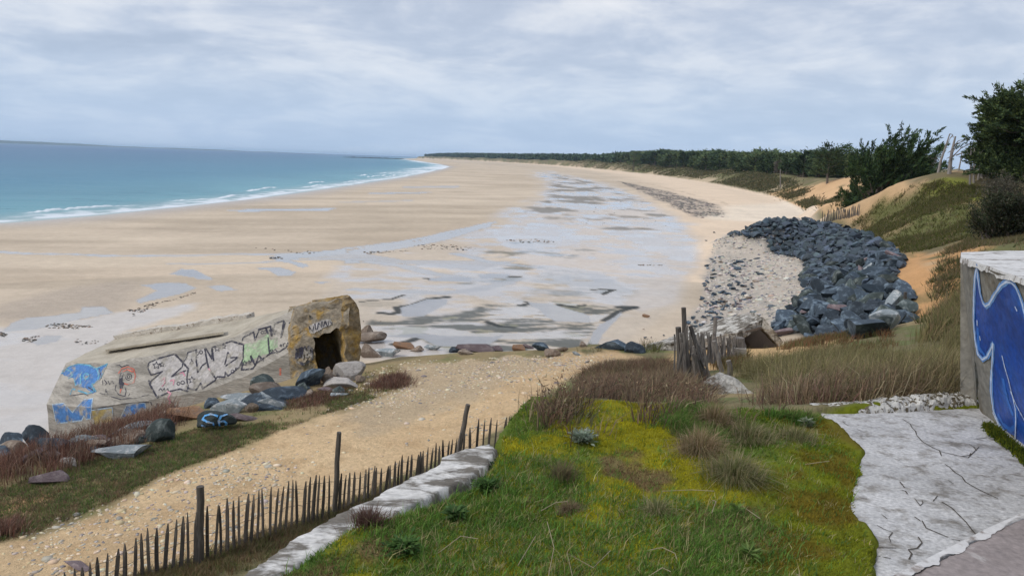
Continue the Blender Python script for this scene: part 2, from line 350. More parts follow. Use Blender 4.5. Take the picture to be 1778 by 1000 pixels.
    # thin films
    for P_, k_ in (([(380, 357), (480, 355), (585, 356), (575, 360), (420, 361)], .9), ([(640, 330), (760, 330), (730, 333), (640, 333)], .8), ([(590, 345), (720, 343), (715, 346), (590, 347)], .6),
                   ([(700, 320), (800, 320), (795, 324), (700, 323)], .7), ([(560, 440), (620, 431), (740, 412), (840, 388), (862, 380), (850, 392), (760, 418), (640, 438)], .9), ([(470, 440), (640, 437), (700, 448), (900, 452), (830, 470), (700, 455)], .8)):
        k = pm(X, Y, B(P_), .002, .003, 15)*k_; wet = np.maximum(wet, k); lay(k, (.30, .28, .26), .8)
    for L_, wd_ in ((B([(-60, 427), (0, 429), (120, 434), (270, 438), (400, 435), (520, 436), (620, 430), (740, 409), (855, 384)]), .012), (B([(300, 452), (420, 452), (560, 446), (650, 448)]), .008),
                    (C5([(0, 80), (180, 60), (420, 30), (560, 5)]), .010), (C5([(120, 155), (300, 175), (420, 215), (620, 245), (820, 270)]), .018), (C5([(50, 300), (250, 310), (500, 325), (700, 300), (900, 250)]), .016), (C5([(560, 110), (760, 160), (930, 185)]), .012)):
        k = lm(X, Y, L_, wd_); wet = np.maximum(wet, k*.9); lay(k, (.32, .30, .28), .75)
    # --- rock platform showing through (dark green grey streaks)
    sh = pm(X, Y, C5([(110, 480), (500, 440), (720, 385), (1130, 380), (1260, 400), (1430, 400), (1320, 470), (1310, 525), (1240, 560), (1180, 600), (500, 640), (380, 560), (130, 520)]), .008, .012, 17)
    st = .6*fb(X*.45+Y*.16, Y*1.1-X*.2, .55, 5, 79)+.4*fb(X*.30+Y*.12, Y*1.3-X*.25, 2.2, 4, 80)
    rk = sh*ss(.42, .56, st); lay(rk, (.085, .095, .09), .88); lay(sh*(1-ss(.36, .47, st)), (.42, .39, .35), .7); wet = np.where(sh*(1-ss(.38, .47, st)) > .4, np.maximum(wet, .85), wet*(1-rk*.7))
    lay(sh*ss(.6, .68, fb(X, Y, .6, 4, 78)), (.26, .25, .17), .6)
    for P_, kk in ((C5([(560, 260), (830, 268), (1000, 185), (900, 170), (760, 190), (600, 290)]), .8), (C5([(700, 95), (1050, 90), (1300, 98), (1190, 140), (1150, 150), (980, 110), (700, 140)]), .8), (C5([(60, 365), (300, 330), (520, 335), (380, 390), (270, 395), (160, 430)]), .35), (C5([(1060, 320), (1380, 300), (1320, 330), (1100, 340)]), .6), (C5([(1000, 190), (1350, 230), (1500, 330), (1350, 360), (900, 370)]), .35), (C5([(820, 45), (1000, 40), (1100, 60), (900, 70)]), .9)):
        k = pm(X, Y, P_, .01, .012, 19)*kk*ss(.44, .58, st); lay(k, (.10, .11, .095), .85)
    for L_, wd_ in ((C5([(80, 365), (240, 352), (300, 330)]), .004), (C5([(180, 425), (230, 430), (285, 420), (265, 395), (340, 385), (400, 365), (440, 350), (525, 343)]), .009), (C5([(250, 585), (330, 570), (375, 552), (340, 540)]), .010), (C5([(410, 245), (440, 250)]), .006),
                    (C5([(1270, 305), (1380, 305), (1320, 328)]), .005), (C5([(930, 370), (965, 375), (900, 385)]), .006), (C5([(1330, 465), (1410, 415), (1490, 395), (1430, 402)]), .008), (C5([(1095, 382), (1180, 395)]), .007), (C5([(1230, 385), (1200, 388)]), .006), (C5([(730, 470), (800, 495), (860, 500)]), .007), (C5([(820, 238), (880, 240)]), .010), (C5([(1420, 395), (1470, 397)]), .014)):
        k = lm(X, Y, L_, wd_, .002); lay(k, (.045, .05, .05), .95); wet = wet*(1-k)
    # far reach: bands of pebbles, reef patches
    fr = pm(X, Y, B([(960, 300), (1080, 330), (1180, 380), (1190, 400), (1080, 400), (940, 390), (900, 370), (950, 340)]), .01, .01, 22); pf = ss(.53, .64, fb(X*.6, Y*.35, .20, 5, 81)); lay(fr*pf, (.15, .14, .12), .8); wet = wet*(1-fr*pf*.6)
    pb = pm(X, Y, B([(1074, 315), (1164, 334), (1243, 356), (1262, 377), (1219, 379), (1190, 370), (1160, 354), (1120, 336)]), .012, .01, 23)
    lay(pb, (.36, .30, .245), .8); lay(pb*ss(.52, .6, fb(X, Y*.6, 1.2, 4, 82)), (.11, .105, .10), .85); cob = np.maximum(cob, pb)
    lay(lm(X, Y, B([(1060, 306), (1150, 325), (1250, 350), (1320, 380)]), .004)*ss(.4, .6, n_a), (.38, .29, .21), .55)
    lay(pm(X, Y, B([(1270, 356), (1380, 352), (1432, 372), (1340, 385), (1230, 380)]), .02, .01, 24), (.66, .58, .47), .6)
    # pools
    for q, P_ in enumerate((C8([(60, 470), (140, 440), (300, 425), (410, 410), (430, 382), (530, 380), (590, 415), (430, 445), (330, 465), (260, 490), (150, 505), (0, 520)]), C8([(710, 265), (850, 258), (960, 262), (1010, 290), (900, 325), (720, 365), (715, 345), (800, 300)]), C8([(880, 210), (930, 182), (1000, 185), (1050, 210), (1090, 240), (1020, 240), (960, 222)]), C8([(1300, 182), (1420, 175), (1530, 200), (1500, 225), (1430, 225), (1370, 195)]), C8([(1060, 275), (1150, 270), (1230, 295), (1150, 302)]), C8([(150, 575), (230, 540), (310, 540), (300, 565), (200, 590)]), C8([(1600, 255), (1700, 258), (1650, 268)]), C8([(1380, 120), (1480, 110), (1600, 95), (1778, 85), (1778, 100), (1500, 135), (1600, 170), (1560, 180)]),
                            C5([(285, 395), (420, 355), (530, 350), (520, 380), (400, 440), (290, 445)]), C5([(440, 240), (640, 240), (640, 262), (430, 258)]), C5([(690, 222), (850, 222), (820, 245), (700, 245)]), C5([(0, 142), (75, 148), (70, 160), (0, 160)]), C5([(1270, 540), (1310, 480), (1400, 430), (1425, 420), (1390, 460), (1310, 560), (1290, 600), (1230, 600)]), C5([(150, 545), (350, 530), (520, 545), (820, 540), (700, 600), (480, 600), (400, 560), (250, 545)]), C5([(940, 375), (1060, 378), (1250, 440), (1260, 475), (1070, 465), (980, 400)]))):
        k = pm(X, Y, P_, .0018, .0035, 40+q); wet = np.maximum(wet, k*1.0); lay(k, (.27, .26, .25), .9)
    wet = np.where(de > -1, 0, wet)
    # cobble beach by the boulders
    kb = pm(X, Y, B([(1262, 408), (1345, 405), (1480, 470), (1500, 560), (1400, 640), (1130, 640), (1185, 570), (1225, 520), (1225, 480), (1235, 440)]), .008, .008, 27)
    lay(kb, (.45, .395, .33), .95); lay(kb*ss(.5, .64, fb(X, Y, 1.4, 4, 83)), (.34, .31, .27), .8); cob = np.maximum(cob, kb); wet = wet*(1-kb)
    rp = pm(X, Y, pile_outline(), .006, .006, 28)
    # --- land
    L = ss(-3.2, -.6, de)*(Y < 118)+ss(-.5, .5, de)*(Y >= 118)
    L = np.clip(L, 0, 1)
    pathc = np.empty((n, 3)); pathc[:] = (.53, .375, .215)
    def lay2(a, mask, col, k=1.0):
        m_ = (mask*k)[:, None]; a[:] = a*(1-m_)+np.array(col)*m_
    lay2(pathc, ss(.48, .68, n_a), (.60, .44, .26), .8); lay2(pathc, ss(.55, .7, n_b), (.42, .28, .15), .45)
    st2 = pm(X, Y, HP([(560, 700), (640, 640), (760, 620), (900, 615), (960, 625), (860, 680), (740, 720), (620, 760)]), .02, .02, 29); lay2(pathc, st2, (.42, .33, .22), .75)
    # dunes: grass and bare sand, orange slopes
    g = np.empty((n, 3)); g[:] = (.145, .12, .065)
    lay2(g, ss(.42, .62, fb(X, Y, .12, 4, 85)), (.11, .115, .045), .8); lay2(g, ss(.58, .72, fb(X, Y, .3, 4, 86)), (.24, .19, .11), .7)
    hx = hgt(X+.6*np.clip(rr/60, .2, 4), Y); hy = hgt(X, Y+.6*np.clip(rr/60, .2, 4)); e_ = .6*np.clip(rr/60, .2, 4)
    slope = np.hypot(hx-Z, hy-Z)/e_
    bare = ss(.56, .66, fb(X*.7, Y*.7, .16, 4, 87)+.10*ss(.25, .6, slope))*ss(2, 9, rr)
    sandc = np.array((.46, .31, .175))
    farm = ss(150, 300, rr)
    lay2(g, bare*(1-farm), sandc, .9)
    face = (1-ss(3, 11, de))*ss(.42, .58, fb(X, Y, .045, 4, 88))*(Y > 150); lay2(g, np.clip(face*ss(.42, .55, fb(X, Y, .02, 3, 89)), 0, 1)+0, (.46, .36, .245), .85)
    orb = pm(X, Y, HP([(1335, 335), (1370, 328), (1430, 318), (1490, 308), (1500, 320), (1480, 362), (1430, 366)]), .006, .008, 33); lay2(g, orb*ss(.78, .60, fb(X, Y, .22, 4, 90)), (.56, .36, .195), .95)
    pa = pm(X, Y, HP([(1545, 588), (1570, 550), (1555, 500), (1545, 470), (1570, 440), (1605, 440), (1605, 465), (1640, 470), (1690, 418), (1720, 425), (1700, 450), (1655, 510), (1615, 560), (1585, 592)]), .008, .006, 35)
    lay2(g, pa, (.47, .265, .12), .95); lay2(g, pa*ss(.50, .60, fb(X*1.0+Y*.3, Y*.35-X*.3, .9, 5, 96)), (.20, .15, .07), .8)
    vs = pm(X, Y, HP([(1500, 375), (1560, 345), (1640, 330), (1740, 345), (1760, 360), (1690, 410), (1600, 435), (1530, 415)]), .01, .01, 36)
    lay2(g, vs, (.10, .105, .035), .9); lay2(g, vs*ss(.55, .66, fb(X, Y, .35, 4, 91)), (.25, .19, .10), .8)
    sb = pm(X, Y, HP([(1598, 455), (1650, 428), (1690, 402), (1735, 372), (1768, 362), (1778, 385), (1725, 415), (1675, 450), (1630, 500), (1600, 540), (1580, 520)]), .012, .014, 34); lay2(g, sb*ss(.62, .50, fb(X*.9+Y*.3, Y*.4-X*.3, .7, 5, 100)), (.47, .265, .12), .95)
    cr_ = pm(X, Y, HP([(1600, 322), (1640, 313), (1690, 318), (1760, 345), (1740, 352), (1640, 345)]), .006, .008, 37); lay2(g, cr_, (.17, .19, .03), .9)
    rim = pm(X, Y, HP([(1450, 383), (1500, 345), (1580, 317), (1590, 325), (1520, 355), (1480, 385)]), .006, .006, 38); lay2(g, rim, (.47, .31, .17), .85)
    # the near bank either side of the path
    pathm = pm(X, Y, [np.array([-30., 2])]+[G(u, v, 4.9)[:2] for u, v in ((-60, 915), (60, 920), (160, 880), (300, 815), (420, 770), (560, 722), (650, 690), (705, 660), (700, 625), (900, 610), (1060, 608), (1110, 622), (1100, 640), (1000, 665), (930, 715), (880, 760), (800, 795), (600, 880), (380, 985), (200, 1060))]+[np.array([-2.5, 4.])], .012, .012, 39)
    nearm = (1-ss(24, 34, Y))*(X < 13)
    v1 = np.empty((n, 3)); v1[:] = (.16, .14, .075); lay2(v1, ss(.45, .65, n_b), (.11, .14, .05), .8); lay2(v1, ss(.5, .62, n_a), (.36, .26, .14), .5)
    sp1 = pm(X, Y, HP([(1130, 640), (1290, 600), (1400, 590), (1460, 590), (1380, 620), (1280, 640), (1180, 650)])+HP([(1100, 650)]), .02, .02, 43)
    lay2(v1, sp1, (.50, .33, .165), .9)
    sp2 = pm(X, Y, HP([(0, 905), (0, 880), (60, 855), (100, 850), (90, 870), (30, 900)]), .01, .01, 44); lay2(v1, sp2, (.50, .31, .16), .9)
    v1 = v1*(1-pathm[:, None])+pathc*pathm[:, None]
    up = g*(1-nearm[:, None])+v1*nearm[:, None]
    # turf on the roof: moss and short grass
    tf = ss(-.05, .05, dm+.15*(n_b-.5)); q1 = fb(X, Y, 2.2, 4, 93); q2 = fb(X, Y, 1.1, 4, 94)
    t_ = np.empty((n, 3)); t_[:] = (.10, .14, .022)
    q1 = q1+.22*(fb(X, Y, 22, 3, 98)-.5); q2 = q2+.22*(fb(X, Y, 17, 3, 99)-.5)
    lay2(t_, ss(.45, .6, q1), (.22, .20, .012), .9); lay2(t_, ss(.52, .64, q2), (.055, .10, .022), .8); lay2(t_, ss(.6, .68, fb(X, Y, 1.7, 4, 95)), (.17, .12, .06), .8)
    mS = .95*(1-ss(.25, .55, -sdist(X, Y, SLAB)+.25*(fb(X, Y, 3, 3, 12)-.5))); kS = ss(.45, .6, fb(X, Y, 3.5, 4, 13)); lay2(t_, mS, (.13, .15, .010)); lay2(t_, mS*kS, (.12, .09, .012), .9)
    up = up*(1-tf[:, None])+t_*tf[:, None]
    c = c*(1-L[:, None])+up*L[:, None]; wet = wet*(1-L)
    c[:] = c*(1-.85*rp[:, None])+np.array((.055, .062, .068))*.85*rp[:, None]  # sand under the boulder pile darkened, shading its gaps by colour
    cob = np.maximum(cob*(1-L), L*(.35+.45*pathm*nearm)); 
    # material
    m = bpy.data.materials.new('ground'); m.use_nodes = True; t = m.node_tree; b = t.nodes['Principled BSDF']
    an = N(t, 'ShaderNodeAttribute'); an.attribute_name = 'col'; wn = N(t, 'ShaderNodeAttribute'); wn.attribute_name = 'wet'; cn = N(t, 'ShaderNodeAttribute'); cn.attribute_name = 'cob'
    tc = N(t, 'ShaderNodeTexCoord'); P = tc.outputs['Object']
    f1 = noise(t, P, 1.3, 8, .7); f2 = noise(t, P, 14, 6, .7); f3 = noise(t, P, .11, 6, .6)
    k = mth(t, 'MULTIPLY_ADD', mth(t, 'SUBTRACT', f1, .5), .5, 1.0)
    k = mth(t, 'MULTIPLY', k, mth(t, 'MULTIPLY_ADD', mth(t, 'SUBTRACT', f2, .5), mth(t, 'MULTIPLY_ADD', cn.outputs['Fac'], 1.1, .25), 1.0))
    k = mth(t, 'MULTIPLY', k, mth(t, 'MULTIPLY_ADD', mth(t, 'SUBTRACT', f3, .5), .4, 1.0))
    cc = N(t, 'ShaderNodeCombineXYZ')
    for q in range(3): t.links.new(k, cc.inputs[q])
    t.links.new(mixc(t, 1.0, an.outputs['Color'], cc.outputs[0], 'MULTIPLY'), b.inputs['Base Color'])
    wr = mth(t, 'ADD', wn.outputs['Fac'], mth(t, 'MULTIPLY', mth(t, 'SUBTRACT', f1, .5), mth(t, 'MULTIPLY', wn.outputs['Fac'], mth(t, 'MULTIPLY', mth(t, 'SUBTRACT', 1.0, wn.outputs['Fac']), 1.5))), clamp=True)
    t.links.new(ramp(t, wr, [(0, .95), (.3, .75), (.7, .32), (.9, .14), (1, .05)]), b.inputs['Roughness'])
    t.links.new(mth(t, 'MULTIPLY_ADD', wn.outputs['Fac'], .45, .12), b.inputs['Specular IOR Level'])
    dryk = mth(t, 'SUBTRACT', 1.0, wr)
    h = mth(t, 'ADD', mth(t, 'MULTIPLY', noise(t, P, 3.0, 8, .7), .6), mth(t, 'MULTIPLY', noise(t, P, 22, 5, .7), mth(t, 'MULTIPLY', cn.outputs['Fac'], .6)))
    bp = N(t, 'ShaderNodeBump'); bp.inputs['Distance'].default_value = .12; t.links.new(mth(t, 'MULTIPLY', dryk, .9), bp.inputs['Strength']); t.links.new(h, bp.inputs['Height'])
    t.links.new(bp.outputs[0], b.inputs['Normal'])
    o = mk('ground', np.stack([X, Y, Z], 1), Fc, m, smooth=True, cols={'col': c, 'wet': wet, 'cob': cob}); tag(o, kind='structure')
build_ground()
# ================================================================ THE SEA
def build_sea():
    rows = np.concatenate([np.linspace(40, 400, 300), np.geomspace(400, 5000, 260)[1:], np.geomspace(5000, 30000, 12)[1:]])
    az = np.radians(np.concatenate([np.linspace(-120, -44, 12)[:-1], np.linspace(-44, 4, 500), [10]]))
    A, Rr = np.meshgrid(az, rows); X = (np.sin(A)*Rr).ravel(); Y = (np.cos(A)*Rr).ravel(); nr, na = A.shape
    i = (np.arange(nr-1)[:, None]*na+np.arange(na-1)[None]).ravel(); Fc = np.stack([i, i+na, i+na+1, i+1], 1)
    dw = sdist(X, Y, SEA); rr = np.hypot(X, Y)
    lap = 4*(fb(X, Y, .05, 4, 101)-.5)
    d = dw+lap
    f = ss(-1.5, .5, d)*(1-ss(2, 8, d+5*(fb(X, Y, .3, 4, 102)-.5)))*ss(.36, .60, fb(X, Y, .35, 4, 103)+.20*(1-ss(0, 3, d)))
    along = fb(X*.5+Y*.1, Y*.5, .05, 3, 104)
    for dd, wd, th in ((19, .8, .62), (12, .8, .52), (7, .7, .45)):
        dl = d-dd-7*(fb(X, Y, .02, 3, 105+dd)-.5); f = np.maximum(f, (1-ss(wd*.4, wd*1.3, np.abs(dl)))*ss(th, th+.05, fb(X, Y, .035, 3, 120+dd)))
    farw = ss(350, 550, rr)
    f = np.maximum(f, farw*(1-ss(8, 34, dw+30*(fb(X, Y, .006, 4, 131)-.5)))*ss(.35, .5, fb(X, Y, .02, 3, 132)))
    Z = .02+.35*np.clip(f, 0, 1)*ss(2, 10, d)*ss(.4, .6, fb(X, Y, .3, 3, 133))
    m = bpy.data.materials.new('sea_water'); m.use_nodes = True; t = m.node_tree; b = t.nodes['Principled BSDF']
    fa = N(t, 'ShaderNodeAttribute'); fa.attribute_name = 'foam'; da = N(t, 'ShaderNodeAttribute'); da.attribute_name = 'deep'
    tc = N(t, 'ShaderNodeTexCoord'); P = tc.outputs['Object']
    c = ramp(t, da.outputs['Fac'], [(0, (.32, .40, .39)), (.08, (.11, .28, .33)), (.22, (.038, .175, .265)), (.5, (.018, .115, .22)), (1, (.010, .085, .20))])
    f1 = noise(t, P, .02, 6, .6, .5); c = mixc(t, mth(t, 'MULTIPLY', ramp(t, f1, [(.45, 0.), (.7, 1.)]), .4), c, (.02, .12, .19))
    mpw = N(t, 'ShaderNodeMapping'); mpw.inputs['Scale'].default_value = (.35, 1.1, 1); mpw.inputs['Rotation'].default_value = (0, 0, R(-25)); t.links.new(P, mpw.inputs[0])
    cr = ramp(t, noise(t, mpw.outputs[0], .22, 6, .7), [(.60, 0.), (.68, 1.)]); c = mixc(t, mth(t, 'MULTIPLY', cr, .75), c, (.012, .07, .12))
    c = mixc(t, mth(t, 'MULTIPLY', fa.outputs['Fac'], 1.0, clamp=True), c, (.60, .64, .67))
    t.links.new(c, b.inputs['Base Color']); t.links.new(mth(t, 'MULTIPLY_ADD', fa.outputs['Fac'], .45, .28), b.inputs['Roughness']); b.inputs['Specular IOR Level'].default_value = .08; b.inputs['IOR'].default_value = 1.33
    bp = N(t, 'ShaderNodeBump'); bp.inputs['Strength'].default_value = .8; bp.inputs['Distance'].default_value = .5
    t.links.new(mth(t, 'ADD', noise(t, mpw.outputs[0], .5, 8, .7), mth(t, 'MULTIPLY', noise(t, mpw.outputs[0], .12, 3, .6), 2.0)), bp.inputs['Height']); t.links.new(bp.outputs[0], b.inputs['Normal'])
    o = mk('sea', np.stack([X, Y, Z], 1), Fc, m, smooth=True, cols={'foam': np.clip(f, 0, 1), 'deep': np.clip((np.maximum(dw, 0)/900)**.6, 0, 1)}); tag(o, kind='structure')
build_sea()
# distant low coast across the bay, and the dark reef off the point
def ridge(name, pts, hts, depth, mat, kind='structure'):
    V = []; n = len(pts)
    for p, h in zip(pts, hts):
        p = np.array(p[:2]); q = p/np.linalg.norm(p)
        V += [(*p, -1), (*(p+q*depth*.25), h*.7), (*(p+q*depth*.5), h), (*(p+q*depth), -1)]
    Fc = [(4*i+k, 4*i+4+k, 4*i+5+k, 4*i+1+k) for i in range(n-1) for k in range(3)]
    o = mk(name, V, Fc, mat); tag(o, kind=kind); return o
m_coast = new_mat('distant_coast', (.05, .075, .06), .95, 0, var=.1, vscale=.002)
us = np.arange(-260, 570, 12); hh = 6+20*ss(240, 60, us)+9*fb(us, us*0, .03, 3, 4)-9*ss(300, 560, us)
ridge('distant_land', [D(u, 14000) for u in us], np.maximum(hh, 2)*1.5, 900, m_coast)

def build_reef():
    rg = np.random.default_rng(3); parts = []
    for k in range(26):
        u = rg.uniform(606, 700); p = D(u, 2450+rg.uniform(-60, 200), -.3); a = rg.uniform(15, 60); n = 8; b = rg.uniform(4, 12); V = [(p[0]+a*math.cos(t)*rg.uniform(.7, 1.1), p[1]+b*math.sin(t)*rg.uniform(.7, 1.1), -.3) for t in np.linspace(0, 6.28, n, endpoint=False)]+[(p[0], p[1], rg.uniform(1.2, 3.2))]
        parts.append((V, [(i, (i+1) % n, n) for i in range(n)]))
    V = []; Fc = []
    for v, f in parts: o = len(V); V += v; Fc += [tuple(i+o for i in q) for q in f]
    o = mk('reef', V, Fc, new_mat('reef_rock', (.04, .045, .05), .9, 0)); tag(o, 'thin dark reef of rocks breaking the sea near the far point', 'reef', kind='stuff')
build_reef()
# ================================================================ GENERIC SHAPES
def nrm(v): return v/(np.linalg.norm(v)+1e-12)
def tube(path, rad, sides=6, cap=True):
    path = np.asarray(path, float); V = []; Fc = []; n = len(path)
    for i, p in enumerate(path):
        d = nrm(path[min(i+1, n-1)]-path[max(i-1, 0)]); a = nrm(np.cross(d, [0.3, .2, 1] if abs(d[2]) < .9 else [1, 0, .1])); b = np.cross(d, a)
        for k in range(sides):
            th = 2*math.pi*k/sides; V.append(p+rad[i]*(math.cos(th)*a+math.sin(th)*b))
    for i in range(n-1):
        for k in range(sides):
            k2 = (k+1) % sides; Fc.append((i*sides+k, i*sides+k2, (i+1)*sides+k2, (i+1)*sides+k))
    if cap: Fc += [tuple(range(sides))[::-1], tuple((n-1)*sides+k for k in range(sides))]
    return V, Fc
def merge(parts):
    V = []; Fc = []
    for v, f in parts:
        o = len(V); V += list(v); Fc += [tuple(i+o for i in q) for q in f]
    return V, Fc
def chunk(name, front, depth, mat, parent=None, rough=.05, cuts=3, seed=0, fs=1.6, smooth=False, taper=1.0):
    """a rough block: a front outline (list of points) pushed back by the vector depth"""
    bm = bmesh.new(); f = [bm.verts.new(p) for p in front]; cen = sum((Vector(p) for p in front), Vector())/len(front)
    g = [bm.verts.new(cen+(Vector(p)-cen)*taper+Vector(depth)) for p in front]; n = len(f)
    bm.faces.new(f); bm.faces.new(g[::-1])
    for i in range(n): bm.faces.new((f[i], g[i], g[(i+1) % n], f[(i+1) % n]))
    bmesh.ops.recalc_face_normals(bm, faces=bm.faces); bmesh.ops.triangulate(bm, faces=bm.faces)
    for _ in range(cuts):
        L = np.mean([e.calc_length() for e in bm.edges]); bmesh.ops.subdivide_edges(bm, edges=[e for e in bm.edges if e.calc_length() > L*.75], cuts=1)
        bmesh.ops.triangulate(bm, faces=[q for q in bm.faces if len(q.verts) > 4])
    co = np.array([v.co for v in bm.verts])
    for k, v in enumerate(bm.verts):
        x, y, z = v.co*fs
        dx = fb(x+z*1.3, y-z, 2, 4, seed)-.5; dy = fb(x-z, y+z*1.7, 2, 4, seed+5)-.5; dz = fb(x+2*z, y+z, 2, 4, seed+11)-.5
        v.co += Vector((dx, dy, dz))*rough*2
    me = bpy.data.meshes.new(name); bm.to_mesh(me); bm.free()
    if smooth: me.polygons.foreach_set('use_smooth', np.ones(len(me.polygons), bool))
    me.materials.append(mat); o = bpy.data.objects.new(name, me); link(o)
    if parent is not None: o.parent = parent; o.location = tuple(-c for c in parent.location)
    return o
def rock_mesh(name, seed, mat, sub=3, flat=(1, .8, .6), planes=11, rough=.05):
    rg = np.random.default_rng(seed); bm = bmesh.new(); bmesh.ops.create_icosphere(bm, subdivisions=sub, radius=1)
    V = np.array([v.co for v in bm.verts])
    for _ in range(planes):
        n = nrm(rg.normal(size=3)); d = rg.uniform(.30, .72); e = V@n-d; V = V-np.maximum(e, 0)[:, None]*n
    V = V+rough*np.stack([fb(V[:, 0]*3+V[:, 2]*2+7, V[:, 1]*3, 1, 3, seed+k)-.5 for k in range(3)], 1)*2
    V = V/np.abs(V).max(0)*np.array(flat)
    for v, c in zip(bm.verts, V): v.co = c
    bmesh.ops.smooth_vert(bm, verts=bm.verts, factor=.12, use_axis_x=True, use_axis_y=True, use_axis_z=True)
    me = bpy.data.meshes.new(name); bm.to_mesh(me); bm.free(); me.materials.append(mat)
    return me
def put_rock(me, name, p, size, rz=None, tilt=.25, sink=.3, label=None, cat='rock', group=None):
    o = bpy.data.objects.new(name, me); S.collection.objects.link(o)
    s = size/2; sx, sy, sz = (s, s, s) if np.ndim(size) == 0 else s
    o.scale = (sx, sy, sz); o.location = (p[0], p[1], p[2]+sz*.6*(1-2*sink))
    o.rotation_euler = (random.uniform(-tilt, tilt), random.uniform(-tilt, tilt), random.uniform(0, 6.28) if rz is None else rz)
    tag(o, label, cat, group); return o
STROKE = .68
def cast_strokes(name, bvh, strokes, mat, parent, width, conv, off=.006, rel=True):
    """paint: ribbons laid on the surface under the strokes (picture points through conv)"""
    V = []; Fc = []
    for st in strokes:
        q = np.array([conv(*p) for p in st], float); pts = []
        for a, b in zip(q[:-1], q[1:]):
            m = max(1, int(np.linalg.norm(b-a)/3)); pts += [a+(b-a)*k/m for k in range(m)]
        pts.append(q[-1]); H = []
        for p in pts:
            d = Vector(ray(p[0], p[1])).normalized(); loc, no, ix, ds = bvh.ray_cast(Vector((0, 0, EYE)), d)
            H.append((loc+(no if no.dot(d) < 0 else -no)*off, (no if no.dot(d) < 0 else -no)) if loc is not None else None)
        for (h0, h1) in zip(H[:-1], H[1:]):
            if h0 is None or h1 is None: continue
            t = h1[0]-h0[0]
            if t.length > .8 or t.length < 1e-4: continue
            wd = width*(.8+.5*random.random())*STROKE; s_ = t.normalized().cross(h0[1])*wd*.5; e_ = t.normalized()*wd*.2; k = len(V)
            V += [h0[0]-s_-e_, h0[0]+s_-e_, h1[0]+s_+e_, h1[0]-s_+e_]; Fc.append((k, k+1, k+2, k+3))
    return join_paint(parent, V, Fc, mat) if V else None
def join_paint(target, V, Fc, mat):
    me = target.data; off = Vector(target.location)+(Vector(target.parent.location) if target.parent else Vector())
    if mat.name not in [m.name for m in me.materials]: me.materials.append(mat)
    mi = [m.name for m in me.materials].index(mat.name)
    bm = bmesh.new(); bm.from_mesh(me); vs = [bm.verts.new(Vector(v)-off) for v in V]
    for f in Fc:
        try: q = bm.faces.new([vs[i] for i in f]); q.material_index = mi
        except ValueError: pass
    bm.to_mesh(me); bm.free(); me.update(); return target
def cast_fill(name, bvh, poly, mat, parent, conv, step=1.6, off=.003):
    P = np.array([conv(*p) for p in poly], float); x0, y0 = P.min(0); x1, y1 = P.max(0)
    xs = np.arange(x0, x1+step, step); ys = np.arange(y0, y1+step, step); V = []; Fc = []; idx = {}
    cx, cy = np.meshgrid((xs[:-1]+xs[1:])/2, (ys[:-1]+ys[1:])/2); ins = inside(cx, cy, list(P))
    def vert(i, j):
        if (i, j) in idx: return idx[i, j]
        d = Vector(ray(xs[i], ys[j])).normalized(); loc, no, ix, ds = bvh.ray_cast(Vector((0, 0, EYE)), d)
        if loc is None: idx[i, j] = None
        else:
            V.append(loc+(no if no.dot(d) < 0 else -no)*off); idx[i, j] = len(V)-1
        return idx[i, j]
    for j in range(len(ys)-1):
        for i in range(len(xs)-1):
            if ins[j, i]:
                q = [vert(i, j), vert(i+1, j), vert(i+1, j+1), vert(i, j+1)]
                if None not in q: Fc.append(tuple(q))
    return join_paint(parent, V, Fc, mat) if Fc else None
def bvh_of(objs):
    V = []; Fc = []
    for o in objs:
        k = len(V); loc = Vector(o.location)+(Vector(o.parent.location) if o.parent else Vector()); V += [v.co+loc for v in o.data.vertices]; Fc += [tuple(i+k for i in p.vertices) for p in o.data.polygons]
    return BVHTree.FromPolygons(V, Fc)
def circ(x, y, r, n=9): return [(x+r*math.cos(2*math.pi*k/n), y+r*math.sin(2*math.pi*k/n)) for k in range(n+1)]
def star(x, y, r): return [(x+(r if k % 2 == 0 else r*.42)*math.sin(math.pi*k/5), y-(r if k % 2 == 0 else r*.42)*math.cos(math.pi*k/5)) for k in range(11)]
def paint(name, c, rough=.7): return new_mat(name, c, rough, .4, 12, .25, 3, spec=.25, fine=(12, .25), col2=(.28, .26, .225), c2=(.50, .62), c2scale=3.5, c2detail=10, bdist=.03)
# ================================================================ THE TILTED BUNKER
m_conc = new_mat('bunker_concrete', (.335, .31, .27), .92, .7, 9, .30, 1.6, col2=(.19, .175, .15), c2=(.46, .66), c2scale=1.3, c2detail=10, fine=(12, .25), bdist=.04, stretch=(.6, .6, 3.5))
m_roofc = new_mat('bunker_roof_concrete', (.37, .33, .26), .92, .35, 14, .16, 1.2, col2=(.27, .235, .18), c2=(.45, .65), c2scale=.9, fine=(18, .12), bdist=.02)
m_rim = new_mat('broken_rim', (.46, .42, .36), .92, .7, 9, .3, 6, col2=(.16, .12, .09), c2=(.55, .63), c2scale=6, bdist=.05)
m_lich = new_mat('lichened_concrete', (.24, .205, .155), .95, .9, 7, .3, 3, col2=(.31, .20, .06), c2=(.50, .62), c2scale=1.8, fine=(12, .25), bdist=.08)
m_ochre = new_mat('ochre_concrete', (.23, .18, .115), .95, .9, 7, .3, 3, col2=(.31, .20, .06), c2=(.48, .62), c2scale=2.0, fine=(12, .25), bdist=.08)
p_blue = paint('blue_paint', (.055, .155, .36)); p_black = paint('black_paint', (.035, .035, .05)); p_white = paint('grey_white_paint', (.35, .33, .315)); p_green = paint('green_paint', (.27, .36, .22))
p_red = paint('red_paint', (.45, .12, .08)); p_pink = paint('pink_paint', (.48, .22, .27)); p_yell = paint('yellow_paint', (.36, .28, .11)); p_lb = paint('pale_blue_paint', (.33, .42, .50)); p_teal = paint('teal_paint', (.10, .28, .38))
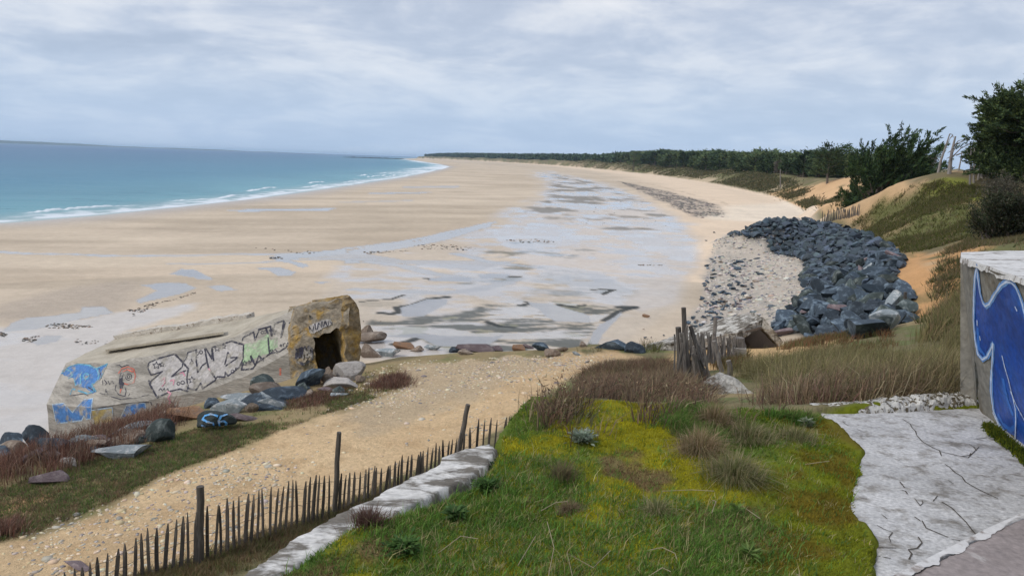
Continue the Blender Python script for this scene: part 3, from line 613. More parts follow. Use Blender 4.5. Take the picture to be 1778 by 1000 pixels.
def build_bunker():
    root = empty('bunker', W(350, 700, 20.2), 'tilted graffiti-covered concrete blockhouse half sunk at the edge of the beach', 'bunker')
    P = {k: W(*v) for k, v in dict(a0=(92, 775, 21.3), d0=(170, 800, 20.2), g1=(300, 770, 19.9), g2=(400, 745, 19.5), g3=(512, 720, 18.9),
        A=(80, 702, 21.4), D=(158, 707, 20.3), f1=(259, 695, 20.05), f2=(356, 678, 19.7), f3=(425, 654, 19.35), f4=(502, 612, 19.05),
        B=(115, 630, 22.6), C=(195, 630, 21.4), t1=(300, 609, 20.95), t2=(409, 585, 20.45), t3=(460, 562, 20.15), t4=(514, 537, 19.9),
        K=(198, 590, 25.2), L=(429, 553, 23.8), Mx=(522, 533, 22.5), m1=(188, 613, 23.2), m2=(392, 583, 22.0)).items()}
    dn = np.array([0, 0, -3.2])
    for k in ('a0', 'd0', 'g1', 'g2', 'g3'): P[k] = P[k]+np.array([0, 0, -1.2])
    P['K0'] = P['K']+dn; P['L0'] = P['L']+dn; P['M0'] = P['Mx']+dn
    names = list(P); ix = {k: i for i, k in enumerate(names)}
    F_ = ['A D d0 a0', 'A B C D', 'D f1 g1 d0', 'f1 f2 g2 g1', 'f2 f3 g3 g2', 'f3 f4 g3', 'D C t1 f1', 'f1 t1 t2 f2', 'f2 t2 t3 f3', 'f3 t3 t4 f4', 'B m1 t1 C', 'm1 m2 t2 t1', 'm1 B K', 'm1 K L m2', 'm2 L Mx t3', 'm2 t3 t2', 't3 Mx t4',
          'B A a0 K0 K', 'K K0 L0 L', 'L L0 M0 Mx', 'Mx M0 g3 f4 t4']
    bm = bmesh.new(); vs = [bm.verts.new(P[k]) for k in names]
    for f in F_: bm.faces.new([vs[ix[k]] for k in f.split()])
    bmesh.ops.recalc_face_normals(bm, faces=bm.faces); bmesh.ops.triangulate(bm, faces=bm.faces)
    for _ in range(4):
        bmesh.ops.subdivide_edges(bm, edges=[e for e in bm.edges if e.calc_length() > .45], cuts=1); bmesh.ops.triangulate(bm, faces=[q for q in bm.faces if len(q.verts) > 3])
    for v in bm.verts:
        x, y, z = v.co; v.co += Vector((fb(x, z, 2.5, 3, 3)-.5, fb(x+z, y, 2.5, 3, 4)-.5, fb(x, y, 2.5, 3, 5)-.5))*.07
    roofz = []
    me = bpy.data.meshes.new('bunker_wall'); bm.to_mesh(me); bm.free(); me.materials.append(m_conc); me.materials.append(m_roofc)
    for p in me.polygons:
        if p.normal.z > .82: p.material_index = 1
    wall = bpy.data.objects.new('wall', me); link(wall); wall.parent = root; wall.location = -root.location
    # roof: raised back slab, ledge with a long shadow groove, broken back rim
    K, L, m1, m2, Mx, t4 = (Vector(P[k]) for k in ('K', 'L', 'm1', 'm2', 'Mx', 't4'))
    up = Vector((0, 0, 1))
    chunk('roof_ledge', [m1+up*.09-Vector((0, .15, 0)), m2+up*.09-Vector((0, .15, 0)), m2+up*.17-Vector((0, .15, 0)), m1+up*.15-Vector((0, .15, 0))], ((K-m1)*.3), m_roofc, root, .012, 2)
    chunk('roof_rim', [K-up*.05, K.lerp(L, .5)-up*.03, L-up*.05, L+up*.12, K.lerp(L, .75)+up*.16, K.lerp(L, .5)+up*.12, K.lerp(L, .25)+up*.18, K+up*.12], (.05, .5, 0), m_rim, root, .05, 4)
    # entrance: jamb, lintel, pillar, back wall, top slab
    y0 = 18.85
    def PW(pts, y=y0): return [W(u, v, y) for u, v in pts]
    dep = (-.85, 2.3, -.45); ent = []
    ent.append(chunk('entrance_jamb', [W(500, 612, 18.98), W(508, 560, 19.2), W(514, 537, 19.3), W(536, 545, 18.85), W(545, 585, 18.75), W(550, 625, 18.7), W(556, 680, 18.7), W(512, 720, 18.8)], dep, m_lich, root, .10, 4, 3))
    ent.append(chunk('entrance_lintel', [W(513, 536, 19.2), W(553, 528, 19.0), W(598, 519, 18.8), W(606, 540, 18.6), W(604, 567, 18.55), W(591, 571, 18.55), W(565, 578, 18.62), W(545, 587, 18.72), W(530, 560, 18.9)], dep, m_lich, root, .09, 4, 8))
    ent.append(chunk('entrance_pillar', [W(598, 519, 18.75), W(607, 514, 18.7), W(615, 522, 18.7), W(622, 538, 18.75), W(624, 575, 18.8), W(627, 640, 18.8), W(618, 660, 18.6), W(604, 655, 18.5), W(600, 600, 18.45), W(590, 571, 18.5)], (-.75, 1.8, -.40), m_ochre, root, .11, 4, 13))
    chunk('top_slab', [W(553, 521, 20.0), W(607, 513, 19.6), W(611, 519, 19.5), W(556, 529, 19.9)], (-.45, .9, -.2), m_ochre, root, .05, 3, 17)
    chunk('room_wall', [W(530, 560, 20.4), W(612, 548, 20.3), W(615, 660, 20.3), W(540, 680, 20.3)], (0, .4, 0), m_lich, root, .05, 2, 21)
    bv = bvh_of([wall]); c2 = lambda x, y: (80+x*.28, 500+y*.28); c1 = lambda x, y: (x*.405, 480+y*.405)
    g = 'graffiti'
    cast_fill(g, bv, [(640, 462), (800, 412), (850, 465), (880, 400), (980, 378), (1000, 400), (1030, 370), (1150, 332), (1222, 350), (1218, 440), (1200, 490), (1150, 540), (1050, 568), (960, 600), (880, 636), (790, 640), (690, 678), (648, 600), (700, 540), (640, 520)], p_white, wall, c2)
    cast_fill(g, bv, [(1050, 290), (1100, 280), (1150, 245), (1158, 275), (1190, 258), (1192, 300), (1150, 330), (1090, 352), (1040, 375), (1043, 330)], p_green, wall, c1)
    cast_fill(g, bv, [(95, 530), (140, 490), (200, 470), (265, 475), (315, 500), (380, 470), (350, 540), (330, 570), (315, 580), (280, 595), (312, 640), (290, 655), (250, 622), (180, 605), (175, 560), (120, 545)], p_blue, wall, c2)
    cast_fill(g, bv, [(40, 722), (110, 714), (165, 770), (235, 692), (290, 685), (275, 810), (250, 812), (236, 792), (222, 820), (65, 840)], p_blue, wall, c2)
    cast_fill(g, bv, [(282, 757), (410, 740), (418, 830), (305, 850), (292, 800)], p_yell, wall, c2)
    cast_fill(g, bv, [(465, 800), (500, 727), (560, 712), (612, 714), (620, 742), (560, 775), (470, 806)], p_blue, wall, c2)
    cast_strokes(g, bv, [[(40, 722), (110, 714), (165, 770), (235, 692), (290, 685), (276, 810), (250, 812), (236, 792), (222, 820), (65, 840), (40, 722)], [(282, 757), (410, 740), (418, 835)], [(462, 806), (500, 725), (560, 711), (614, 712), (622, 742)]], p_lb, wall, .05, c2, .008)
    cast_strokes(g, bv, [[(95, 530), (130, 505), (150, 515), (165, 545), (140, 560)], [(100, 515), (150, 485), (200, 472), (265, 478), (315, 502), (330, 540), (318, 580), (282, 600), (312, 642)], [(312, 500), (380, 470), (350, 540), (330, 575)], circ(250, 547, 17), [(175, 560), (185, 605), (215, 600), (215, 540), (225, 520)], [(150, 660), (165, 625), (260, 655), (300, 640), (290, 610)]], p_teal, wall, .06, c2, .009)
    cast_strokes(g, bv, [[(150, 668), (240, 655), (262, 668)], [(262, 615), (300, 640), (270, 618)], [(330, 500), (345, 560)], [(352, 572), (352, 600)], [(362, 570), (378, 590), (368, 600)], [(385, 575), (395, 598), (410, 575), (420, 592)], [(372, 625), (370, 645)], [(375, 640), (392, 680)], [(430, 480), (455, 478), (470, 490), (500, 478), (515, 480)], [(435, 600), (428, 630), (450, 660), (490, 672), (497, 640), (492, 620)], [(520, 655), (512, 668)], circ(512, 550, 20), circ(512, 550, 9)], p_black, wall, .03, c2, .009)
    cast_strokes(g, bv, [[(470, 530), (465, 560), (462, 590), (468, 620)], [(468, 590), (480, 600)]], p_black, wall, .12, c2, .01)
    cast_strokes(g, bv, [[(450, 530), (470, 500), (510, 488), (545, 505), (555, 545), (545, 585), (505, 598), (480, 590)], [(475, 520), (505, 505), (540, 520)], [(470, 600), (460, 650)]], p_red, wall, .055, c2, .008)
    cast_strokes(g, bv, [[(630, 492), (640, 462), (700, 436), (800, 410), (850, 462), (845, 490), (780, 548), (868, 512)], [(634, 500), (652, 540), (722, 518), (650, 578), (646, 600), (690, 680), (770, 640), (830, 626), (880, 640)], [(880, 625), (874, 560), (882, 500), (850, 462), (868, 440), (880, 400), (935, 382)], [(930, 388), (932, 450), (942, 522), (970, 480), (1000, 460), (985, 376)], [(1000, 460), (1010, 500), (1052, 560)], [(990, 372), (1030, 440), (1030, 370)], [(880, 622), (930, 632), (958, 590), (972, 622), (1050, 572), (1062, 550), (1110, 552), (1112, 520), (1130, 545), (1200, 492), (1222, 440), (1226, 352), (1150, 330), (1030, 368), (1040, 450)], [(1110, 472), (1128, 400), (1146, 432), (1192, 430), (1116, 482)], [(690, 680), (700, 668)], [(646, 600), (636, 570)]], p_black, wall, .068, c2, .010)
    cast_strokes(g, bv, [star(685, 480, 24), star(720, 473, 17), star(905, 570, 22), star(1062, 375, 20), star(1102, 362, 17), circ(822, 592, 10), circ(848, 586, 11), circ(938, 405, 10), circ(962, 398, 10), circ(1158, 518, 10), circ(1180, 500, 6), [(700, 635), (712, 622), (722, 638), (735, 620), (738, 640), (755, 622), (760, 640)], [(870, 610), (884, 600), (880, 625)], [(650, 705), (655, 725)], [(680, 740), (690, 712), (705, 745), (715, 715), (725, 748), (745, 720), (748, 752)], [(770, 700), (785, 712), (770, 730), (830, 738)], [(905, 450), (890, 470), (915, 465), (900, 440)], [(330, 650), (460, 690), (560, 680), (640, 660)], [(285, 750), (480, 715), (640, 705)]], p_black, wall, .028, c2, .012)
    cast_strokes(g, bv, [[(715, 575), (735, 555), (738, 590), (720, 610)], [(770, 575), (795, 570), (790, 600)], [(830, 530), (850, 525), (862, 545)], [(755, 640), (775, 655), (758, 680), (772, 700), (765, 715)], [(1010, 500), (1020, 515)]], p_pink, wall, .06, c2, .011)
    cast_strokes(g, bv, [[(1040, 275), (1042, 262), (1088, 238), (1094, 272), (1112, 228), (1160, 214), (1166, 255), (1178, 202), (1214, 190), (1222, 202), (1205, 262), (1216, 200)], [(1040, 376), (1036, 400), (1085, 395), (1100, 372), (1160, 330), (1200, 322), (1245, 290), (1258, 215), (1262, 190), (1240, 200)], [(1108, 228), (1140, 220), (1150, 245)], [(1150, 262), (1156, 330)], [(1080, 365), (1076, 340), (1095, 382), (1110, 340), (1130, 362)]], p_black, wall, .07, c1, .010)
    cast_strokes(g, bv, [star(1170, 236, 17), circ(1125, 240, 6), circ(1137, 238, 6), circ(1205, 296, 4), [(1216, 300), (1214, 290), (1224, 286)], [(1228, 298), (1234, 284), (1242, 296)], star(1050, 372, 12), star(1068, 368, 9), circ(1165, 318, 5), [(1172, 322), (1180, 312), (1188, 320)]], p_black, wall, .028, c1, .012)
    cast_fill(g, bv, [(1200, 392), (1204, 392), (1207, 425), (1198, 425)], p_red, wall, c1)
    bj = bvh_of(ent)
    cast_fill(g, bj, [(1325, 212), (1380, 188), (1420, 184), (1425, 205), (1385, 222), (1345, 245), (1330, 240)], p_white, ent[1], c1, off=.02)
    cast_strokes(g, bj, [[(1330, 240), (1328, 212), (1342, 236), (1350, 205), (1358, 228)], [(1362, 226), (1366, 200), (1380, 220), (1384, 192)], [(1388, 216), (1396, 190), (1404, 212)], [(1410, 208), (1412, 186), (1424, 204)]], p_black, ent[1], .035, c1, .03)
    cast_strokes(g, bj, [[(1275, 310), (1272, 350), (1290, 345), (1288, 310), (1300, 305), (1302, 350)], [(1310, 300), (1316, 345), (1330, 340), (1325, 300), (1340, 310), (1338, 355)], [(1275, 365), (1300, 375), (1335, 360)], [(1282, 330), (1330, 322)]], p_black, ent[0], .10, c1, .03)
build_bunker()
# ================================================================ FOREGROUND CONCRETE
m_whitec = new_mat('white_crusted_concrete', (.52, .505, .48), .93, .9, 9, .25, 4, col2=(.14, .125, .105), c2=(.47, .56), c2scale=3.4, c2detail=10, fine=(30, .3), bdist=.02, stretch=(1, 2.2, 1))
m_slabc = new_mat('pale_cracked_concrete', (.43, .425, .42), .9, 1.0, 16, .22, 2.4, col2=(.20, .185, .165), c2=(.50, .66), c2scale=7, c2detail=12, fine=(45, .35), bdist=.015, stretch=(1, 1.3, 1))
m_blockc = new_mat('mauve_grey_concrete', (.25, .215, .205), .93, .8, 9, .2, 3, col2=(.50, .48, .46), c2=(.60, .70), c2scale=4, c2detail=10, fine=(34, .25), bdist=.02)
m_rub = new_mat('lichen_rubble', (.46, .45, .42), .95, .8, 10, .3, 6, col2=(.085, .07, .045), c2=(.50, .54), c2scale=24, c2detail=6, bdist=.03)
m_wallc = new_mat('stained_wall_concrete', (.20, .19, .165), .93, .7, 10, .22, 3, col2=(.12, .095, .06), c2=(.48, .62), c2scale=2.5, fine=(24, .25), bdist=.02, stretch=(1, 1, .8))
m_crack = new_mat('crack', (.06, .05, .04), .95, 0, var=.05)
def sheet_slab(name, poly, z, thick, mat, parent=None, rag=.02, step=.05, seed=0, zf=None):
    P = [np.array(p)[:2] for p in poly]; A = np.array(P); xs = np.arange(A[:, 0].min()-.1, A[:, 0].max()+.1, step); ys = np.arange(A[:, 1].min()-.1, A[:, 1].max()+.1, step)
    X, Y = np.meshgrid(xs, ys); sd_ = sdist(X, Y, P)+rag*2*(fb(X, Y, 5, 4, seed)-.5)
    Z = z+.012*(fb(X, Y, 5, 5, seed+2)-.5)-thick*(1-ss(-.03, .03, sd_)); 
    if zf is not None: Z = Z+zf(X, Y)
    keep = sd_ > -.09; n0, n1 = X.shape; V = np.stack([X.ravel(), Y.ravel(), Z.ravel()], 1); Fc = []
    for j in range(n0-1):
        for i in range(n1-1):
            if keep[j, i] or keep[j+1, i+1]: q = j*n1+i; Fc.append((q, q+1, q+n1+1, q+n1))
    used = sorted({i for f in Fc for i in f}); mp = {u: k for k, u in enumerate(used)}
    return mk(name, V[used], [tuple(mp[i] for i in f) for f in Fc], mat, parent, smooth=True)
STROKE = 1.0
def build_foreground():
    led = sheet_slab('concrete_ledge', LEDGE, 8.45, .55, m_whitec, rag=.05, step=.022, seed=3)
    tag(led, 'white crusted sloping concrete edge strip beside the paling fence and turf', 'concrete ledge')
    root = empty('concrete_platform', G(1600, 800, 8.4), 'pale cracked flat concrete platform beside the blue graffiti wall', 'concrete platform')
    BIG = [p+np.array([0, 0]) for p in SLAB]
    cenp = np.mean(BIG, 0); BIG2 = [p+nrm(p-cenp)*.10 for p in BIG]
    pl = sheet_slab('slab', BIG2, 8.445, .25, m_slabc, root, rag=.02, step=.025, seed=9)
    bv = bvh_of([pl]); c = lambda x, y: (1380+x*.32, 680+y*.32)
    cr = [[(585, 150), (625, 175), (635, 195), (655, 215), (660, 235), (690, 270), (740, 300), (785, 320), (795, 350)], [(790, 325), (850, 340), (905, 352), (950, 345), (955, 335)], [(815, 395), (840, 410), (870, 440), (905, 460), (925, 490), (975, 520), (1035, 550), (1100, 580)], [(945, 285), (970, 300), (985, 320)], [(570, 490), (595, 520)], [(580, 535), (600, 540), (610, 555)], [(650, 580), (680, 620), (695, 605), (690, 590)], [(750, 595), (775, 565)],
          [(620, 910), (635, 880), (615, 858), (665, 850), (690, 820), (670, 790)], [(690, 700), (712, 740), (770, 765), (830, 790)], [(800, 600), (850, 630), (885, 665), (930, 710), (960, 750), (985, 780)], [(650, 680), (680, 700)], [(445, 725), (480, 745), (530, 765), (510, 790), (520, 815)], [(470, 665), (500, 690)], [(410, 850), (470, 845), (550, 850)], [(430, 890), (520, 905)], [(850, 800), (895, 808)], [(260, 165), (290, 185)], [(340, 205), (360, 215)], [(970, 260), (1040, 250), (1100, 270)], [(900, 350), (940, 360), (1000, 300)], [(540, 205), (580, 210)], [(830, 480), (860, 500)]]
    cast_strokes('crack', bv, cr[:6]+cr[8:12], m_crack, pl, .0055, c, .003)
    cast_strokes('crack', bv, cr[6:8]+cr[12:], m_crack, pl, .0035, c, .003)
    bf = [G(u, v, 8.5) for u, v in ((1545, 1003), (1600, 975), (1660, 945), (1720, 915), (1790, 885))]
    blk = sheet_slab('concrete_block', [p[:2] for p in bf]+[G(2000, 790, 8.5)[:2], G(2200, 1200, 8.5)[:2], G(1500, 1200, 8.5)[:2]], 8.5, .16, m_blockc, None, .015, .022, 21)
    tag(blk, 'rough mauve-grey concrete block with a white edge in the lower right corner', 'concrete block')
    # white worn edge of that block
    ep = []
    for a, b in zip(bf[:-1], bf[1:]):
        for k in range(60): ep.append(a+(b-a)*k/60)
    ep.append(bf[-1]); V = []; Fc = []; dirn = nrm(bf[-1]-bf[0]); nn = np.array([dirn[1], -dirn[0], 0])
    for i, p in enumerate(ep):
        wd = .01+.075*max(0, float(fb(np.array([i*.045]), np.array([1.]), 1, 6, 4)[0])-.25); V += [p+np.array([0, 0, -.03])-nn*.03, p+np.array([0, 0, .004]), p+nn*wd+np.array([0, 0, .004])]
    for i in range(len(ep)-1):
        q = 3*i; Fc += [(q, q+3, q+4, q+1), (q+1, q+4, q+5, q+2)]
    o = mk('worn_edge', V, Fc, new_mat('white_plaster', (.52, .51, .50), .9, .8, 20, .25, 8, bdist=.01, col2=(.25, .22, .2), c2=(.5, .6), c2scale=9, c2detail=10), blk)
    # rubble kerb behind the platform
    base = [(1425, 727), (1480, 716), (1560, 707), (1625, 702), (1700, 697)]
    fr = [G(u, v+22*min(1, (u-1420)/90), 8.40) for u, v in base]; bk = [p+np.array([.03, .28, 0]) for p in fr]; rg = np.random.default_rng(5)
    V = []; Fc = []; n = 90; m = 12
    for i in range(n+1):
        t = i/n*(len(fr)-1); k = min(int(t), len(fr)-2); f_ = t-k; a = fr[k]*(1-f_)+fr[k+1]*f_; b = bk[k]*(1-f_)+bk[k+1]*f_
        for j in range(m+1):
            s_ = j/m; h = .085*min(1, .15+1.5*i/n)*math.sin(math.pi*min(1, s_*1.15+.0))**.35 if 0 < s_ < .87 else 0
            p = a+(b-a)*s_; hh = h*(.6+.9*float(fb(np.array([p[0]]), np.array([p[1]]), 22, 4, 7)[0])); V.append([p[0], p[1]+.03*(float(fb(np.array([p[0]]), np.array([p[1]*3]), 8, 3, 8)[0])-.5), 8.42+hh])
    for i in range(n):
        for j in range(m): q = i*(m+1)+j; Fc.append((q, q+m+1, q+m+2, q+1))
    rk = mk('rubble_kerb', V, Fc, m_rub, smooth=False); tag(rk, 'low kerb of white-lichened rubble masonry behind the pale platform', 'rubble kerb')
    # the wall with the blue painting
    root = empty('graffiti_wall', G(1700, 735, 8.4), 'concrete wall with white top painted with a large deep blue shape', 'graffiti wall')
    z1 = 9.48; TL = G(1668, 449, z1); TR = G(1778, 489, z1); dT = TR-TL; TRR = TL+dT*2.4
    BL = G(1697, 742, 8.3); BR = G(1778, 806, 8.3); BRR = BL+(BR-BL)*2.9
    TLb = G(1668, 441, z1); TRb = G(1800, 437, z1); TRRb = TLb+(TRb-TLb)*1.8
    V = []; Fc = []; nx, nz = 70, 36
    for j in range(nz+1):
        for i in range(nx+1):
            s_ = i/nx; q = j/nz; p = (BL*(1-s_)+BRR*s_)*(1-q)+(TL*(1-s_)+TRR*s_)*q
            a = (fb(np.array([p[1]*1.0+p[0]]), np.array([p[2]]), 3, 4, 3)[0]-.5)*.035; edge = .05*max(0, .06-s_)/.06*(fb(np.array([0.]), np.array([p[2]*6]), 1, 3, 9)[0])
            V.append(p+np.array([-a+edge, a*.5, 0]))
    for j in range(nz):
        for i in range(nx): q = j*(nx+1)+i; Fc.append((q, q+1, q+nx+2, q+nx+1))
    k = len(V); V += [TLb*1.0-np.array([-.16, 0, 1.2]), TLb+np.array([0, 0, -.01]), TRRb-np.array([0, 0, 1.2]), TRRb+np.array([0, 0, -.01])]
    Fc += [(0, k, k+1, nz*(nx+1)), (k, k+2, k+3, k+1)]
    wf = mk('wall_face', V, Fc, m_wallc, root)
    V = []; Fc = []; n = 60; m = 10
    for i in range(n+1):
        for j in range(m+1):
            a = TL*(1-i/n)+TRR*i/n; b = TLb*(1-i/n)+TRRb*i/n; p = a*(1-j/m)+b*j/m; dz = .014*(fb(np.array([p[0]]), np.array([p[1]]), 6, 4, 3)[0]-.5); V.append(p+np.array([0, 0, .012+dz]))
    for i in range(n):
        for j in range(m): q = i*(m+1)+j; Fc.append((q, q+m+1, q+m+2, q+1))
    rgx = fb(np.arange(n+1)*1.3, np.zeros(n+1), 1, 3, 5); k0 = len(V)
    for i in range(n+1): V.append(TL*(1-i/n)+TRR*i/n+np.array([-.008, -.008, -.012-.03*rgx[i]**2]))
    for i in range(n): Fc.append((k0+i, k0+i+1, (i+1)*(m+1), i*(m+1)))
    mk('white_top', V, Fc, new_mat('white_wall_top', (.50, .49, .475), .9, .8, 14, .15, 4, col2=(.18, .16, .14), c2=(.55, .62), c2scale=7, c2detail=8, fine=(40, .25), bdist=.01, stretch=(1, 2.5, 1)), root)
    bv = bvh_of([wf]); c = lambda x, y: (1400+x*.34, 420+y*.34)
    left = [(878, 122), (868, 180), (863, 260), (860, 400), (868, 500), (882, 570), (905, 600), (930, 585), (950, 545), (960, 517), (957, 600), (950, 700), (950, 770), (962, 860), (990, 930), (1030, 985), (1070, 1040), (1150, 1140), (1260, 1200)]
    topl = [(878, 122), (884, 190), (893, 260), (908, 312), (922, 328), (940, 318), (965, 275), (1000, 222), (1030, 202), (1050, 203), (1075, 225), (1095, 270), (1112, 320), (1130, 400), (1180, 420), (1260, 380)]
    m_blue = new_mat('deep_blue_spray', (.010, .060, .30), .38, .2, 20, .22, 1.6, spec=.35, col2=(.02, .12, .42), c2=(.5, .75), c2scale=2, fine=(30, .35))
    cast_fill('blue_paint_field', bv, left+topl[::-1], m_blue, wf, c, step=3, off=.004)
    m_edge = new_mat('pale_blue_spray', (.16, .33, .66), .45, .15, 20, .15, 3); m_white = new_mat('white_spray', (.55, .64, .80), .5, .1, 20, .15, 3); m_mid = new_mat('mid_blue_spray', (.035, .15, .50), .45, .15, 20, .15, 3)
    cast_strokes('paint_outline', bv, [left, topl], m_edge, wf, .030, c, .006)
    cast_strokes('paint_highlight', bv, [left, topl], m_white, wf, .011, c, .008)
    cast_strokes('paint_shade', bv, [[(985, 880), (1010, 930), (1050, 960), (1072, 940), (1078, 880), (1072, 830)], [(1010, 700), (1030, 800), (1060, 880)], [(880, 440), (885, 540), (915, 575)]], m_mid, wf, .03, c, .006)
    cast_strokes('paint_highlight', bv, [[(1008, 580), (1022, 640), (1040, 700), (1062, 790), (1075, 850), (1078, 910), (1074, 1000)], [(1050, 760), (1080, 830), (1112, 890), (1160, 980)], [(880, 400), (880, 425)], [(893, 480), (896, 500)], [(1075, 330), (1085, 350)], [(960, 870), (990, 935), (1060, 1000)]], m_white, wf, .010, c, .009)
    # moss along the foot of the wall
build_foreground()
# ================================================================ TOPPLED BLOCK, LICHENED BOULDER SLAB
m_lg = new_mat('white_lichened_concrete', (.42, .40, .36), .95, .9, 8, .28, 4, col2=(.12, .105, .085), c2=(.46, .56), c2scale=3.5, c2detail=8, fine=(16, .3), bdist=.06)
m_shade = new_mat('shaded_interior', (.11, .085, .065), .95, .5, 9, .2, 3)  # inside of the open end: its shade is put into a darker concrete colour
def build_toppled():
    root = empty('toppled_shelter', W(1200, 628, 20.5), 'toppled grey-white lichened concrete box with a dark open end below the boulders', 'concrete shelter')
    a = W(1120, 600, 20.4); b = W(1150, 590, 21.6); c = W(1176, 580, 22.6); d = W(1262, 552, 23.0); e = W(1313, 543, 22.4); f = W(1324, 553, 20.9); g = W(1279, 578, 20.3); h = W(1200, 590, 20.2)
    chunk('top_slab', [a, h, g, f, e, d, c, b], (0, 0, -.28), m_lg, root, .06, 5, 4)
    fl = [W(1121, 602, 20.45), W(1200, 592, 20.3), W(1279, 580, 20.35), W(1283, 600, 20.4), W(1292, 622, 20.4), W(1210, 640, 20.3), W(1122, 640, 20.4)]
    chunk('front_wall', fl, (.1, .35, 0), m_lg, root, .06, 5, 14)
    chunk('end_slab', [W(1316, 547, 21.6), W(1325, 551, 20.8), W(1343, 572, 20.6), W(1360, 594, 20.6), W(1353, 602, 20.7), W(1324, 570, 20.8)], (.10, .9, -.1), m_lg, root, .03, 4, 24)
    chunk('inner_wall', [W(1284, 580, 21.9), W(1322, 566, 22.2), W(1356, 596, 22.2), W(1325, 622, 22.0), W(1290, 625, 21.9)], (.1, .3, 0), m_shade, root, .03, 2, 34)
    chunk('soffit', [W(1279, 579, 20.4), W(1322, 567, 20.75), W(1324, 570, 20.75), W(1281, 582, 20.4)], (0, .9, -.12), m_shade, root, .015, 3, 44)
    root = empty('lichened_slab', W(1270, 705, 10.8), 'pointed grey slab of concrete with white lichen patches among the brown grass', 'concrete slab')
    pts = [W(1206, 725, 8.4), W(1216, 676, 8.5), W(1226, 662, 8.6), W(1250, 645, 8.8), W(1275, 655, 8.8), W(1300, 676, 8.7), W(1335, 694, 8.6), W(1378, 714, 8.5), W(1375, 770, 8.4), W(1208, 770, 8.3)]
    chunk('slab', pts, (.1, .9, -.3), m_lg, root, .05, 5, 51, taper=.8)
build_toppled()
# ================================================================ FENCES
def picket_mesh(h, wd, lean, seed, point=True):
    rg = random.Random(seed); V = []; Fc = []; n = 5; sx = rg.uniform(-.012, .012)
    for i in range(n+1):
        t = i/n; ww = wd*(1-.15*t)*(1 if t < .9 else (.35 if point else .95)); x = lean[0]*t*h+math.sin(t*3+seed)*.008; y = lean[1]*t*h
        z = t*h
        V += [(x-ww/2, y-ww*.28, z), (x+ww/2, y-ww*.33, z+rg.uniform(-.004, .004)), (x+ww*.42, y+ww*.33, z), (x-ww*.38, y+ww*.28, z)]
    for i in range(n):
        for k in range(4): Fc.append((4*i+k, 4*i+(k+1) % 4, 4*i+4+(k+1) % 4, 4*i+4+k))
    Fc += [(3, 2, 1, 0), (4*n, 4*n+1, 4*n+2, 4*n+3)]; return V, Fc
def build_fence():
    # run of the chestnut paling: foot of it in plan
    F = [G(u, v, z)[:2] for u, v, z in ((40, 1068, 4.95), (130, 1042, 4.95), (348, 980, 5.0), (583, 895, 5.0), (800, 815, 5.0), (905, 790, 5.0), (960, 775, 5.1))]
    L = np.cumsum([0]+[np.linalg.norm(b-a) for a, b in zip(F[:-1], F[1:])])
    def at(s_):
        k = min(np.searchsorted(L, s_, 'right')-1, len(F)-2); f_ = (s_-L[k])/(L[k+1]-L[k]); return F[k]*(1-f_)+F[k+1]*f_
    # pixel measured tops so that the pickets stand as high as they should
    tops = [(40, 1012), (130, 988), (250, 922), (330, 885), (356, 880), (400, 868), (440, 850), (470, 846), (500, 836), (570, 822), (620, 815), (660, 810), (700, 793), (750, 775), (800, 752), (830, 726), (880, 722), (910, 716), (960, 712)]
    tu = [p[0] for p in tops]; tv = [p[1] for p in tops]
    root = empty('paling_fence', (*F[2], 5.0), 'weathered chestnut paling fence with three posts along the sandy path', 'fence')
    def proj_u(p, z): 
        d = np.array([p[0], p[1], z-EYE]); return 889+F_PX*(d@CR)/(d@CF), 500-F_PX*(d@CU)/(d@CF)
    s_ = .0; i = 0; wires = [[], [], []]; tot = L[-1]; cnt = 0
    while s_ < tot:
        p = at(s_); zb = hz(p[0], p[1])-.06; uu, _ = proj_u(p, 5.5); vt = np.interp(uu, tu, tv)+random.uniform(-5, 5)
        zt = float(W(uu, vt, p[1])[2]); h = max(.45, zt-zb)
        V, Fc = picket_mesh(h, random.uniform(.030, .050), (random.uniform(-.02, .07)+.03, random.uniform(-.05, .05)), i)
        o = mk('picket', V, Fc, m_wood, root, rel=True); o.location = (p[0]-root.location.x, p[1]-root.location.y, zb-5.0); o.rotation_euler = (0, 0, random.uniform(-.3, .3)); cnt += 1
        for q, fr in enumerate((.25, .55, .86)): wires[q].append((p[0]+.04*fr, p[1]-.022, zb+h*fr+random.uniform(-.01, .01)))
        s_ += random.uniform(.070, .094) if uu < 800 else random.uniform(.11, .145); i += 1
        if cnt > 97: break
    for wr in wires:
        V, Fc = tube(wr, [.0035]*len(wr), 4); mk('wire', V, Fc, m_wire, root)
    for (u, vt, vb, y_, rad, tilt) in ((348, 844, 978, None, .052, 0), (585, 750, 893, None, .040, 4), (803, 702, 790, None, .050, 12)):
        pb = G(u-tilt, vb, 5.0); y0 = pb[1]-.06; top = W(u+tilt*.8, vt, y0+.02); bot = np.array([pb[0], y0, 4.75]); n = 7
        V, Fc = tube([bot+(top-bot)*k/n+np.array([.006*math.sin(k*2+u), 0, 0]) for k in range(n+1)], [rad*(1-.18*k/n)*random.uniform(.93, 1.05) for k in range(n+1)], 9); mk('post', V, Fc, m_wood, root)
    return
build_fence()
